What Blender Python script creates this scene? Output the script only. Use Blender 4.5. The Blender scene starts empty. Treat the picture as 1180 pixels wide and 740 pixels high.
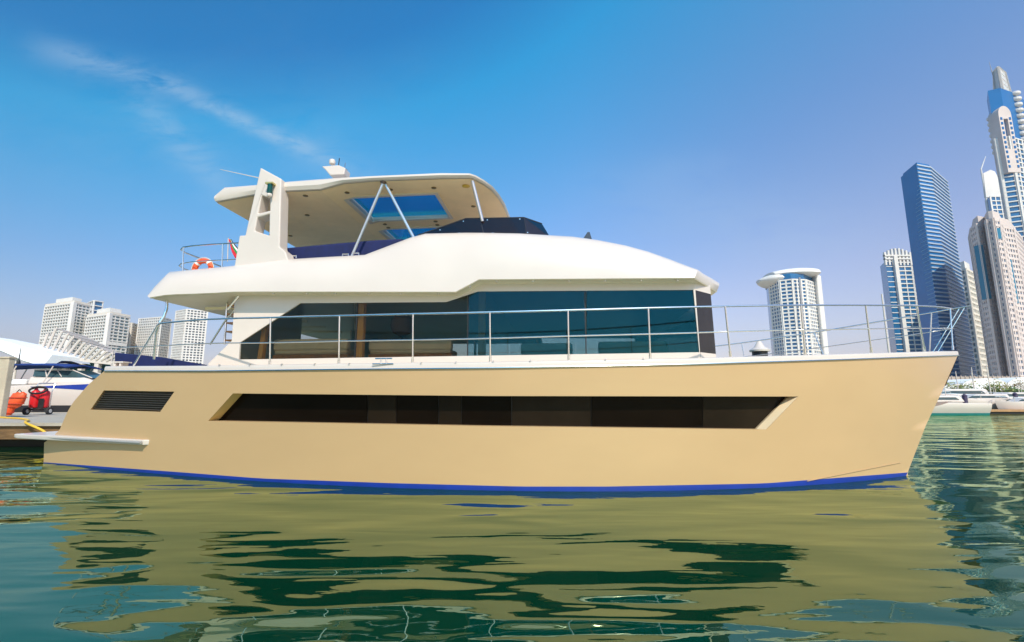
import bpy, bmesh, math, random
import numpy as np
from mathutils import Vector, Matrix
from mathutils.geometry import tessellate_polygon
random.seed(7)
S = bpy.context.scene
COL = S.collection

# ------------------------------------------------------------------ camera
CAM_H = 1.6
F = 553.0                                   # focal length in photo pixels (photo 1180 x 740)
PITCH = math.atan2(88.0, F)
cd = bpy.data.cameras.new('camera'); cam = bpy.data.objects.new('camera', cd); COL.objects.link(cam)
cd.sensor_width = 36; cd.lens = 36 * F / 1180
cd.clip_start = 0.05; cd.clip_end = 20000
cam.location = (0, 0, CAM_H); cam.rotation_euler = (math.pi/2 + PITCH, 0, 0)
S.camera = cam

# ------------------------------------------------------------------ world, sun, exposure
SUN_EL, SUN_AZ = math.radians(45), math.radians(18)      # azimuth: to the right of straight behind the camera
sdir = Vector((math.cos(SUN_EL)*math.sin(SUN_AZ), -math.cos(SUN_EL)*math.cos(SUN_AZ), math.sin(SUN_EL)))
W = bpy.data.worlds.new('World'); S.world = W; W.use_nodes = True
nt = W.node_tree; nt.nodes.clear()
def N(tree, typ, **kw):
    n = tree.nodes.new(typ)
    for k, v in kw.items():
        if k in ('inp',):
            for a, b in v.items(): n.inputs[a].default_value = b
        else: setattr(n, k, v)
    return n
sky = N(nt, 'ShaderNodeTexSky', sky_type='NISHITA', sun_disc=False)
sky.sun_elevation = SUN_EL; sky.sun_rotation = math.atan2(sdir.x, sdir.y)
sky.air_density = 1.0; sky.dust_density = 0.8; sky.ozone_density = 1.5; sky.altitude = 0
bg = N(nt, 'ShaderNodeBackground'); bg.inputs[1].default_value = 0.15
out = N(nt, 'ShaderNodeOutputWorld')
def math_node(tree, op, a, b=None, c=None, clamp=False):
    n = tree.nodes.new('ShaderNodeMath'); n.operation = op; n.use_clamp = clamp
    for i, v in enumerate((a, b, c)):
        if v is None: continue
        if isinstance(v, (int, float)): n.inputs[i].default_value = v
        else: tree.links.new(v, n.inputs[i])
    return n.outputs[0]
# thin cirrus high in the sky, laid out by world direction (x/y, z/y towards the north)
tc = N(nt, 'ShaderNodeTexCoord'); sep = N(nt, 'ShaderNodeSeparateXYZ'); nt.links.new(tc.outputs['Generated'], sep.inputs[0])
M_ = lambda op, a, b=None, c=None, clamp=False: math_node(nt, op, a, b, c, clamp)
ysafe = M_('MAXIMUM', sep.outputs[1], 0.05)
gx = M_('DIVIDE', sep.outputs[0], ysafe); gz = M_('DIVIDE', sep.outputs[2], ysafe)
comb = N(nt, 'ShaderNodeCombineXYZ'); nt.links.new(gx, comb.inputs[0]); nt.links.new(gz, comb.inputs[1])
def wnoise(scale, rot, sx, sy, detail=6, rough=0.6, off=0.0):
    mp = N(nt, 'ShaderNodeMapping'); nt.links.new(comb.outputs[0], mp.inputs[0])
    mp.inputs['Rotation'].default_value = (0, 0, rot); mp.inputs['Scale'].default_value = (sx, sy, 1); mp.inputs['Location'].default_value = (off, off*.7, 0)
    nz = N(nt, 'ShaderNodeTexNoise'); nz.inputs['Scale'].default_value = scale; nz.inputs['Detail'].default_value = detail; nz.inputs['Roughness'].default_value = rough
    nz.inputs['Distortion'].default_value = 0.4
    nt.links.new(mp.outputs[0], nz.inputs['Vector']); return nz.outputs[0]
def streak(x0, z0, x1, z1, width, amp, wob):
    dx, dz = x1-x0, z1-z0; L = math.hypot(dx, dz); ux, uz = dx/L, dz/L
    rx = M_('SUBTRACT', gx, x0); rz = M_('SUBTRACT', gz, z0)
    along = M_('ADD', M_('MULTIPLY', rx, ux), M_('MULTIPLY', rz, uz))
    perp = M_('ADD', M_('MULTIPLY', rx, -uz), M_('MULTIPLY', rz, ux))
    perp = M_('ADD', perp, M_('MULTIPLY', M_('SUBTRACT', wob, 0.5), width*2.2))
    p = M_('MULTIPLY', perp, 1.0/width)
    g = M_('EXPONENT', M_('MULTIPLY', M_('MULTIPLY', p, p), -1.0))
    q = M_('MULTIPLY', M_('SUBTRACT', along, L/2), 1.0/(L*0.52))
    q2 = M_('MULTIPLY', q, q); e = M_('EXPONENT', M_('MULTIPLY', M_('MULTIPLY', q2, q2), -1.0))
    return M_('MULTIPLY', M_('MULTIPLY', g, e), amp)
fib = wnoise(7.0, 0.5, 1.0, 3.0, 9, 0.72); soft = wnoise(2.2, 0.2, 1.0, 1.6, 5, 0.55, 3.1); wob = wnoise(3.0, 0, 1, 1, 4, 0.6, 7.7)
tot = None
for a in ((-1.10, .80, -.78, .71, .03, .60), (-.80, .715, -.42, .53, .020, .80), (-.86, .67, -.62, .44, .04, .5), (-.52, .60, -.30, .46, .05, .22),
          (.18, .44, .80, .33, .08, .28), (-1.2, .60, -.2, .52, .22, .12), (.30, .50, .50, .52, .04, .14)):
    s_ = streak(*a, wob); tot = s_ if tot is None else M_('ADD', tot, s_)
fibm = M_('MULTIPLY', M_('SUBTRACT', M_('ADD', M_('MULTIPLY', fib, 1.0), M_('MULTIPLY', soft, 0.4)), 0.52), 4.6, None, True)
cloud = M_('MULTIPLY', M_('MULTIPLY', tot, fibm, None, True), 0.48)
el = M_('MULTIPLY', sep.outputs[2], M_('SUBTRACT', 1.4, M_('MULTIPLY', sep.outputs[0], 0.9)))
ramp = N(nt, 'ShaderNodeValToRGB'); cr_ = ramp.color_ramp
cr_.elements[0].position = 0.0; cr_.elements[0].color = (.74, .52, .48, 1)
cr_.elements[1].position = 1.0; cr_.elements[1].color = (.0, .55, .84, 1)
e2 = cr_.elements.new(0.45); e2.color = (.42, .61, .75, 1)
e4 = cr_.elements.new(0.20); e4.color = (.68, .56, .60, 1)
e3 = cr_.elements.new(0.84); e3.color = (.035, .80, .97, 1)
nt.links.new(el, ramp.inputs[0])
tint = N(nt, 'ShaderNodeVectorMath', operation='MULTIPLY'); nt.links.new(sky.outputs[0], tint.inputs[0]); nt.links.new(ramp.outputs[0], tint.inputs[1])
tint2 = N(nt, 'ShaderNodeVectorMath', operation='SCALE'); nt.links.new(tint.outputs[0], tint2.inputs[0]); nt.links.new(M_('MULTIPLY_ADD', M_('MINIMUM', sep.outputs[0], 0.12), 0.70, 1.75), tint2.inputs[3])
mixc = N(nt, 'ShaderNodeMix', data_type='RGBA')
nt.links.new(cloud, mixc.inputs[0]); nt.links.new(tint2.outputs[0], mixc.inputs[6]); mixc.inputs[7].default_value = (3.0, 4.1, 5.2, 1)
nt.links.new(mixc.outputs[2], bg.inputs[0]); nt.links.new(bg.outputs[0], out.inputs[0])

sl = bpy.data.lights.new('sun', 'SUN'); sun = bpy.data.objects.new('sun', sl); COL.objects.link(sun)
sl.energy = 4.7; sl.angle = math.radians(0.53); sl.color = (1.0, 0.885, 0.73)
sun.rotation_euler = sdir.to_track_quat('Z', 'Y').to_euler(); sun.location = (30, -30, 60)
S.view_settings.view_transform = 'Standard'; S.view_settings.look = 'None'
S.view_settings.exposure = 0.08; S.view_settings.gamma = 1.0

# ------------------------------------------------------------------ photo pixel -> ray helpers (used to size things at their real distance)
cp, sp = math.cos(PITCH), math.sin(PITCH)
def ray(px, py):
    u, v = px-590.0, 370.0-py
    return Vector((u, F*cp - v*sp, F*sp + v*cp))
def at(px, py, Y):
    d = ray(px, py); return Vector((d.x/d.y*Y, Y, CAM_H + d.z/d.y*Y))
def onz(px, py, z):
    d = ray(px, py); t = (z-CAM_H)/d.z; return Vector((d.x*t, d.y*t, z))

# ------------------------------------------------------------------ materials
MATS = {}
def mat(name, color, rough=0.5, metal=0.0, var=0.06, vscale=3.0, bump=0.0, bscale=20.0, spec=0.5, coat=0.0, stretch=(1, 1, 1), ior=None, rvar=0.0):
    if name in MATS: return MATS[name]
    m = bpy.data.materials.new(name); m.use_nodes = True; t = m.node_tree
    b = t.nodes['Principled BSDF']
    b.inputs['Roughness'].default_value = rough; b.inputs['Metallic'].default_value = metal
    b.inputs['Specular IOR Level'].default_value = spec; b.inputs['Coat Weight'].default_value = coat; b.inputs['Coat Roughness'].default_value = 0.06
    if ior: b.inputs['IOR'].default_value = ior
    tc = t.nodes.new('ShaderNodeTexCoord'); mp = t.nodes.new('ShaderNodeMapping'); mp.inputs['Scale'].default_value = stretch
    t.links.new(tc.outputs['Object'], mp.inputs[0])
    nz = t.nodes.new('ShaderNodeTexNoise'); nz.inputs['Scale'].default_value = vscale; nz.inputs['Detail'].default_value = 5; nz.inputs['Roughness'].default_value = 0.6
    t.links.new(mp.outputs[0], nz.inputs['Vector'])
    cr = t.nodes.new('ShaderNodeValToRGB'); c = Vector(color)
    lo, hi = c*(1-var), c*(1+var)
    cr.color_ramp.elements[0].position = 0.3; cr.color_ramp.elements[1].position = 0.7
    cr.color_ramp.elements[0].color = (*lo, 1); cr.color_ramp.elements[1].color = (*[min(1, x) for x in hi], 1)
    t.links.new(nz.outputs[0], cr.inputs[0]); t.links.new(cr.outputs[0], b.inputs['Base Color'])
    if rvar:
        r = math_node(t, 'MULTIPLY_ADD', nz.outputs[0], rvar, rough-rvar*0.5); t.links.new(r, b.inputs['Roughness'])
    if bump:
        n2 = t.nodes.new('ShaderNodeTexNoise'); n2.inputs['Scale'].default_value = bscale; n2.inputs['Detail'].default_value = 4
        t.links.new(mp.outputs[0], n2.inputs['Vector'])
        bp = t.nodes.new('ShaderNodeBump'); bp.inputs['Strength'].default_value = bump; bp.inputs['Distance'].default_value = 0.02
        t.links.new(n2.outputs[0], bp.inputs['Height']); t.links.new(bp.outputs[0], b.inputs['Normal'])
    MATS[name] = m; return m
def glass_mat(name, tint, refl_boost=1.0, ior=1.5, rough=0.01, gcol=(1, 1, 1)):
    m = bpy.data.materials.new(name); m.use_nodes = True; t = m.node_tree; t.nodes.clear()
    o = t.nodes.new('ShaderNodeOutputMaterial'); tr = t.nodes.new('ShaderNodeBsdfTransparent'); tr.inputs[0].default_value = (*tint, 1)
    g = t.nodes.new('ShaderNodeBsdfGlossy'); g.inputs['Roughness'].default_value = rough; g.inputs[0].default_value = (*gcol, 1)
    fr = t.nodes.new('ShaderNodeFresnel'); fr.inputs[0].default_value = ior
    mx = t.nodes.new('ShaderNodeMixShader'); f = math_node(t, 'MULTIPLY', fr.outputs[0], refl_boost, None, True)
    tc = t.nodes.new('ShaderNodeTexCoord'); nz = t.nodes.new('ShaderNodeTexNoise'); nz.inputs['Scale'].default_value = 0.6; nz.inputs['Detail'].default_value = 1
    t.links.new(tc.outputs['Object'], nz.inputs['Vector'])
    bp = t.nodes.new('ShaderNodeBump'); bp.inputs['Strength'].default_value = 0.15; bp.inputs['Distance'].default_value = 0.01
    t.links.new(nz.outputs[0], bp.inputs['Height']); t.links.new(bp.outputs[0], g.inputs['Normal'])
    t.links.new(f, mx.inputs[0]); t.links.new(tr.outputs[0], mx.inputs[1]); t.links.new(g.outputs[0], mx.inputs[2]); t.links.new(mx.outputs[0], o.inputs[0])
    MATS[name] = m; return m
tan_paint = mat('tan_hull_paint', (.53, .342, .172), .33, var=.035, vscale=.7, coat=.25, stretch=(.5, 1, 1.6), rvar=.1)
white_paint = mat('white_gelcoat', (.64, .555, .50), .35, var=.025, vscale=.9, coat=.3, rvar=.12)
cream_paint = mat('cream_gelcoat', (.74, .64, .47), .4, var=.04, vscale=1.2)
blue_boot = mat('blue_boot_paint', (.008, .035, .30), .4, var=.12, vscale=2.5)
steel = mat('stainless_steel', (.80, .79, .77), .27, 1.0, var=.05, vscale=8)
dark_glass = mat('black_hull_glass', (.006, .0035, .002), .12, var=.3, vscale=.8, spec=.07)
dark_glass2 = mat('smoky_hull_glass', (.015, .010, .006), .2, var=.3, vscale=.8, spec=.10)
sunlit_trim = mat('sunlit_recess_paint', (.60, .43, .17), .35, var=.06)  # hull paint turned gold, with the sunlight on it painted in
salon_glass = glass_mat('tinted_salon_glass', (.58, .64, .62), 1.35, 1.6, gcol=(.05, .50, .66))
salon_glass_aft = glass_mat('clearer_aft_salon_glass', (.74, .73, .68), .7, 1.5, gcol=(.12, .42, .50))
clear_glass = glass_mat('clear_salon_glass', (.75, .82, .82), .6, 1.45)
smoke_glass = glass_mat('smoke_acrylic', (.16, .13, .14), 1.3, 1.55, gcol=(.8, .65, .7))
hatch_glass = glass_mat('teal_hatch_glass', (.05, .52, .72), .6, 1.45)
navy = mat('navy_fabric', (.003, .009, .075), .8, var=.2, vscale=6, bump=.3, bscale=60)
wood = mat('varnished_wood', (.42, .17, .045), .35, var=.25, vscale=4, stretch=(6, 6, .6))
pale_wood = mat('golden_oak', (.78, .36, .09), .45, var=.2, vscale=4, stretch=(6, 6, .6))
beige_fabric = mat('beige_fabric', (.72, .58, .40), .85, var=.1, bump=.2)
black_plastic = mat('black_plastic', (.015, .015, .016), .45, var=.2)
black_rubber = mat('black_rubber', (.02, .02, .022), .8, var=.2)
orange = mat('orange_plastic', (.80, .10, .02), .5, var=.08)
red_paint = mat('red_paint', (.62, .015, .02), .35, var=.1)
yellow_hose = mat('yellow_rubber', (.75, .45, .04), .5, var=.1)
concrete = mat('pale_concrete', (.48, .40, .30), .9, var=.15, vscale=2, bump=.4, bscale=14)
dock_top_m = mat('dock_boards', (.42, .36, .29), .85, var=.22, vscale=2, bump=.4, bscale=10, stretch=(.6, 5, 1))
dock_side_m = mat('dock_timber', (.16, .085, .035), .9, var=.4, vscale=3, bump=.5, bscale=10, stretch=(.5, 3, 3))
purple_pile = mat('dark_pile_paint', (.035, .022, .06), .6, var=.3, vscale=3)
tower_white = mat('white_cladding', (.70, .67, .63), .7, var=.08, vscale=.08)
tower_cream = mat('cream_cladding', (.72, .65, .56), .75, var=.08, vscale=.08)
tower_pink = mat('pink_beige_cladding', (.62, .53, .49), .75, var=.1, vscale=.08)
tower_glass = mat('blue_tower_glass', (.008, .115, .27), .12, var=.25, vscale=.12, spec=.6, ior=1.6)
tower_glass_teal = mat('pale_teal_tower_glass', (.16, .24, .27), .2, var=.3, vscale=.15, spec=.5)
window_grey = mat('grey_window_glass', (.07, .09, .11), .2, var=.3, vscale=.15, spec=.5)
tower_glass_dark = mat('dark_blue_tower_glass', (.004, .13, .36), .25, var=.12, vscale=.05, spec=.3, ior=1.5)
leaf = mat('green_leaves', (.07, .13, .02), .6, var=.4, vscale=6)
leaf_yellow = mat('yellowish_leaves', (.20, .20, .03), .6, var=.4, vscale=6)
bark = mat('bark', (.14, .09, .05), .9, var=.3)
white_fabric = mat('white_canvas', (.80, .79, .78), .8, var=.04, vscale=1)

def water_material():
    m = bpy.data.materials.new('harbour_water'); m.use_nodes = True; t = m.node_tree; b = t.nodes['Principled BSDF']
    b.inputs['Base Color'].default_value = (.0004, .032, .014, 1); b.inputs['Roughness'].default_value = 0.015
    b.inputs['IOR'].default_value = 1.85; b.inputs['Specular IOR Level'].default_value = 0.5
    tc = t.nodes.new('ShaderNodeTexCoord')
    def nz(sx, sy, sc, det, rough=.5, rot=0.0, dist=0.0):
        mp = t.nodes.new('ShaderNodeMapping'); mp.inputs['Scale'].default_value = (sx, sy, 1); mp.inputs['Rotation'].default_value = (0, 0, rot)
        t.links.new(tc.outputs['Object'], mp.inputs[0])
        n = t.nodes.new('ShaderNodeTexNoise'); n.inputs['Scale'].default_value = sc; n.inputs['Detail'].default_value = det; n.inputs['Roughness'].default_value = rough
        n.inputs['Distortion'].default_value = dist
        t.links.new(mp.outputs[0], n.inputs['Vector']); return n.outputs[0]
    M = lambda op, a, c=None, d=None, cl=False: math_node(t, op, a, c, d, cl)
    big = nz(.40, 1.0, 1.0, 1.0, .4, .06, .5)
    mid = nz(.30, 1.2, 3.2, 1.0, .4, -.08, .4)
    fine = nz(.45, 1.0, 9.0, 2.0, .5, .1)
    patch = nz(.25, .35, .16, 2.0)               # gusts: calm near the hull, rougher patches elsewhere
    pm = M('MULTIPLY', M('SUBTRACT', patch, .42), 5.0, None, True)
    h = M('ADD', M('MULTIPLY', big, .090), M('MULTIPLY', mid, .0095))
    h = M('ADD', h, M('MULTIPLY', M('MULTIPLY', fine, M('ADD', pm, .16)), .0040))
    bp = t.nodes.new('ShaderNodeBump'); bp.inputs['Strength'].default_value = 1.0; bp.inputs['Distance'].default_value = 1.0
    t.links.new(h, bp.inputs['Height']); t.links.new(bp.outputs[0], b.inputs['Normal'])
    # body colour below, tinted mirror on top, mixed by Fresnel on the rippled normal
    b.inputs['Specular IOR Level'].default_value = 0.0; b.inputs['Roughness'].default_value = .6
    gl_ = t.nodes.new('ShaderNodeBsdfGlossy'); gl_.inputs['Color'].default_value = (.83, 1.0, .68, 1); gl_.inputs['Roughness'].default_value = 0.012
    fr = t.nodes.new('ShaderNodeFresnel'); fr.inputs['IOR'].default_value = 2.25
    t.links.new(bp.outputs[0], gl_.inputs['Normal']); t.links.new(bp.outputs[0], fr.inputs['Normal'])
    mx = t.nodes.new('ShaderNodeMixShader'); t.links.new(fr.outputs[0], mx.inputs[0]); t.links.new(b.outputs[0], mx.inputs[1]); t.links.new(gl_.outputs[0], mx.inputs[2])
    t.links.new(mx.outputs[0], t.nodes['Material Output'].inputs['Surface'])
    return m

# ------------------------------------------------------------------ object helpers
def link(o): COL.objects.link(o); return o
def tag(o, label=None, cat=None, group=None, kind=None):
    if label: o['label'] = label
    if cat: o['category'] = cat
    if group: o['group'] = group
    if kind: o['kind'] = kind
    return o
def empty(name, loc=(0, 0, 0), rz=0.0):
    o = link(bpy.data.objects.new(name, None)); o.location = loc; o.rotation_euler = (0, 0, rz); o.empty_display_size = 0.3
    return o
def thing(name, label, cat, loc=(0, 0, 0), rz=0.0, group=None):
    return tag(empty(name, loc, rz), label, cat, group)
def copy_tree(o, parent=None):
    c = o.copy(); COL.objects.link(c)
    if parent: c.parent = parent
    for ch in list(o.children): copy_tree(ch, c)
    return c

class MB:
    """collects shapes into one mesh object"""
    def __init__(s): s.bm = bmesh.new()
    def poly(s, pts):
        try: return s.bm.faces.new([s.bm.verts.new(p) for p in pts])
        except ValueError: return None
    def hexa(s, p):                                  # 8 corners: bottom ring 0-3, top ring 4-7
        v = [s.bm.verts.new(q) for q in p]
        for f in ((3, 2, 1, 0), (4, 5, 6, 7), (0, 1, 5, 4), (1, 2, 6, 5), (2, 3, 7, 6), (3, 0, 4, 7)): s.bm.faces.new([v[i] for i in f])
        return s
    def box(s, x0, x1, y0, y1, z0, z1):
        return s.hexa([(x0, y0, z0), (x1, y0, z0), (x1, y1, z0), (x0, y1, z0), (x0, y0, z1), (x1, y0, z1), (x1, y1, z1), (x0, y1, z1)])
    def tube(s, pts, r, seg=8, closed=False, r1=None):
        pts = [Vector(p) for p in pts]; n = len(pts); rings = []
        up = None
        for i, p in enumerate(pts):
            a = pts[i-1] if (i > 0 or closed) else p; b = pts[(i+1) % n] if (i < n-1 or closed) else p
            d = (b-a).normalized()
            if up is None: up = d.orthogonal().normalized()
            up = (up - d*up.dot(d)); up = up.normalized() if up.length > 1e-6 else d.orthogonal().normalized()
            w = d.cross(up); rr = r if r1 is None else r + (r1-r)*i/(n-1)
            rings.append([s.bm.verts.new(p + (up*math.cos(2*math.pi*k/seg) + w*math.sin(2*math.pi*k/seg))*rr) for k in range(seg)])
        for i in range(n if closed else n-1):
            A, B = rings[i], rings[(i+1) % n]
            for k in range(seg): s.bm.faces.new((A[k], A[(k+1) % seg], B[(k+1) % seg], B[k]))
        if not closed:
            s.bm.faces.new(list(reversed(rings[0]))); s.bm.faces.new(rings[-1])
        return s
    def lathe(s, prof, c=(0, 0, 0), seg=20):           # prof: (r, z)
        rings = []
        for r, z in prof:
            rings.append([s.bm.verts.new((c[0]+max(r, 1e-4)*math.cos(2*math.pi*k/seg), c[1]+max(r, 1e-4)*math.sin(2*math.pi*k/seg), c[2]+z)) for k in range(seg)])
        for A, B in zip(rings, rings[1:]):
            for k in range(seg): s.bm.faces.new((A[k], A[(k+1) % seg], B[(k+1) % seg], B[k]))
        s.bm.faces.new(list(reversed(rings[0]))); s.bm.faces.new(rings[-1]); return s
    def loft(s, secs, cap=True, closed=False):          # secs: equal-length open (or closed) point lists
        R = [[s.bm.verts.new(p) for p in sec] for sec in secs]
        m = len(R[0])
        for A, B in zip(R, R[1:]):
            for k in range(m if closed else m-1):
                k2 = (k+1) % m
                try: s.bm.faces.new((A[k], A[k2], B[k2], B[k]))
                except ValueError: pass
        if cap and closed:
            for q in (list(reversed(R[0])), R[-1]):
                try: s.bm.faces.new(q)
                except ValueError: pass
        return s
    def plate(s, outer, holes, fa, fb):                 # 2D outline (with holes) extruded: fa/fb map a 2D point to the two faces
        loops = [outer] + list(holes)
        flat = [Vector((p[0], p[1], 0)) for l in loops for p in l]
        tris = tessellate_polygon([[Vector((p[0], p[1], 0)) for p in l] for l in loops])
        A = [s.bm.verts.new(fa(p.x, p.y)) for p in flat]; B = [s.bm.verts.new(fb(p.x, p.y)) for p in flat]
        for t in tris:
            for V, o in ((A, 1), (B, -1)):
                try: s.bm.faces.new([V[i] for i in t][::o])
                except ValueError: pass
        k = 0
        for l in loops:
            n = len(l)
            for i in range(n):
                a, b = k+i, k+(i+1) % n
                try: s.bm.faces.new((A[a], A[b], B[b], B[a]))
                except ValueError: pass
            k += n
        return s
    def weld(s, d=1e-4): bmesh.ops.remove_doubles(s.bm, verts=s.bm.verts, dist=d); return s
    def build(s, name, m, parent=None, smooth=False, bevel=0.0, angle=35, mirror=False):
        bmesh.ops.recalc_face_normals(s.bm, faces=s.bm.faces)
        me = bpy.data.meshes.new(name); s.bm.to_mesh(me); s.bm.free(); me.materials.append(m)
        o = link(bpy.data.objects.new(name, me))
        if parent: o.parent = parent
        if bevel:
            b = o.modifiers.new('bevel', 'BEVEL'); b.width = bevel; b.segments = 2; b.limit_method = 'ANGLE'; b.angle_limit = math.radians(35); b.harden_normals = False
        if smooth:
            for p in me.polygons: p.use_smooth = True
            me.set_sharp_from_angle(angle=math.radians(angle))
        return o

# ------------------------------------------------------------------ setting: water and quay
w = MB(); w.poly([(-3000, -500, 0), (3000, -500, 0), (3000, 3000, 0), (-3000, 3000, 0)])
tag(w.build('water', water_material()), kind='structure')
g = MB(); g.box(-2900, 34, 62, 2950, -2, 1.1); tag(g.build('quay', concrete), kind='structure')
g = MB(); g.box(34.01, 2900, 66, 2950, -2, 1.0); tag(g.build('quay', concrete), kind='structure')

# ------------------------------------------------------------------ the yacht's own frame
YAW = math.radians(-6)
XL = Vector((math.cos(YAW), math.sin(YAW), 0)); YL = Vector((-math.sin(YAW), math.cos(YAW), 0))
OX, OY = -2.0, 14.1
root_loc = XL*OX + YL*OY
yacht = thing('motor_yacht', 'large tan hulled catamaran motor yacht with white superstructure and long dark windows', 'yacht', root_loc, YAW)
def L(px, py, y):                                     # pixel ray met with the yacht plane y = const
    d = ray(px, py); t = (y+OY)/d.dot(YL); p = d*t
    return Vector((p.dot(XL)-OX, y, CAM_H+p.z))
def Lz(px, py, z):                                    # pixel ray met with a level plane, in the yacht frame
    p = onz(px, py, z); return Vector((p.dot(XL)-OX, p.dot(YL)-OY, z))
def yz(px, py, y): p = L(px, py, y); return (p.x, p.z)
ex = np.array([-10.95, -5.87, -3.79, 1.09, 2.73, 5.54, 9.01]); ey = np.array([-3.02, -4.54, -5.1, -5.47, -5.33, -4.75, -3.02])
EC = np.polyfit(ex, ey, 4)
def e(x): return float(np.polyval(EC, x))
def Sf(px, py, inset=0.0):                            # pixel ray met with the near topside of the hull
    y = -5.0
    for _ in range(60):
        p = L(px, py, y); y = 0.4*y + 0.6*(e(p.x) - .06*p.z + inset)
    return L(px, py, y)
def interp(x, pts):
    return float(np.interp(x, [p[0] for p in pts], [p[1] for p in pts]))
def mir(o, name=None):
    """the same part on the far side of the boat"""
    me = o.data.copy(); me.transform(Matrix.Diagonal((1, -1, 1, 1))); me.flip_normals()
    c = link(bpy.data.objects.new(name or o.name.split('.')[0], me)); c.parent = o.parent
    for md in o.modifiers:
        if md.type == 'BEVEL':
            b = c.modifiers.new('bevel', 'BEVEL'); b.width = md.width; b.segments = md.segments; b.limit_method = 'ANGLE'; b.angle_limit = md.angle_limit
    return c

# ---- hull skin: rows of photo outlines, columns through vent and window ends
WL = [(40, 533), (50, 535), (210, 547.5), (300, 555), (450, 561), (600, 565.5), (700, 565.5), (880, 562), (1045, 549), (1060, 547)]
def row_y(r, x):
    if r == 0: return interp(x, WL)
    if r == 1: return interp(x, WL) - interp(x, [(50, 2.2), (300, 3.6), (600, 4.8), (880, 4.8), (1045, 4.4)])
    if r == 2: return interp(x, [(60, 473), (104, 472), (184, 474.6), (240, 485), (560, 491), (883, 495), (1070, 490)])
    if r == 3: return interp(x, [(90, 450), (119.5, 450), (201, 451.4), (268, 453.4), (560, 456.4), (920, 457), (1090, 450)])
    if r == 4: return interp(x, [(110, 427.5), (121, 427), (240, 427), (400, 425), (560, 423.5), (800, 419), (962, 414), (1104, 409)])
KEY = [  # stern, vent left, vent right, window left, seams..., window right, stem
    [50, 88, 165, 212, 418, 451.5, 501.7, 528.8, 588, 682, 814, 850, 1044],
    [50, 90, 166, 215, 418, 451.5, 501.7, 528.8, 588, 682, 814, 852, 1046],
    [78, 104.4, 184.5, 240, 418, 451.5, 501.7, 528.8, 588, 682, 814, 883, 1067],
    [97, 119.5, 201, 268.5, 418, 451.5, 501.7, 528.8, 588, 682, 814, 920, 1086],
    [121, 138, 219, 290, 418, 451.5, 501.7, 528.8, 588, 682, 814, 945, 1104]]
STERN = [(427, 121), (443, 102), (450, 96), (464, 84), (474, 78), (495.7, 68.5), (506, 58), (508, 51), (540, 50)]
NV = [3, 8, 6]            # row subdivisions
def sub_cols():
    cols = []
    for k in range(12):
        n = max(2, int((KEY[2][k+1]-KEY[2][k])/16))
        for j in range(n): cols.append((k, j/n))
    cols.append((11, 1.0)); return cols
COLS = sub_cols()
VS = []
for r0, r1, n in ((0, 1, 1), (1, 2, 8), (2, 3, 4), (3, 4, 4)):
    for j in range(n): VS.append((r0, r1, j/n))
VS.append((3, 4, 1.0))
def grid_px(k, f, r0, r1, s):
    xs = []
    for r in (r0, r1):
        x = KEY[r][k] + (KEY[r][k+1]-KEY[r][k])*f; xs.append((x, row_y(r, x)))
    x = xs[0][0]*(1-s)+xs[1][0]*s; y = xs[0][1]*(1-s)+xs[1][1]*s
    if k == 0:                                        # keep to the curved stern outline
        x = x + (interp(y, STERN) - (KEY[r0][0]*(1-s)+KEY[r1][0]*s))*(1-f)
    return x, y
G = [[Sf(*grid_px(k, f, *v)) for (k, f) in COLS] for v in VS]
nrow, ncol = len(G), len(COLS)
iw0, iw1 = next(i for i, v in enumerate(VS) if v[0] == 2), next(i for i, v in enumerate(VS) if v[0] == 3)
def colidx(k): return next(i for i, c in enumerate(COLS) if c[0] == k and c[1] == 0.0)
cv0, cv1, cw0, cw1 = colidx(1), colidx(2), colidx(3), colidx(11)
def inhole(i, j): return iw0 <= i < iw1 and (cv0 <= j < cv1 or cw0 <= j < cw1)
def inner(p, t, z):                                   # inboard side of the near hull
    wd = np.interp(t, [0, .5, .85, 1], [1.7, 2.4, 1.5, 0.0]); return Vector((p.x, p.y+wd, p.z))
hull = MB(); boot = MB()
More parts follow.
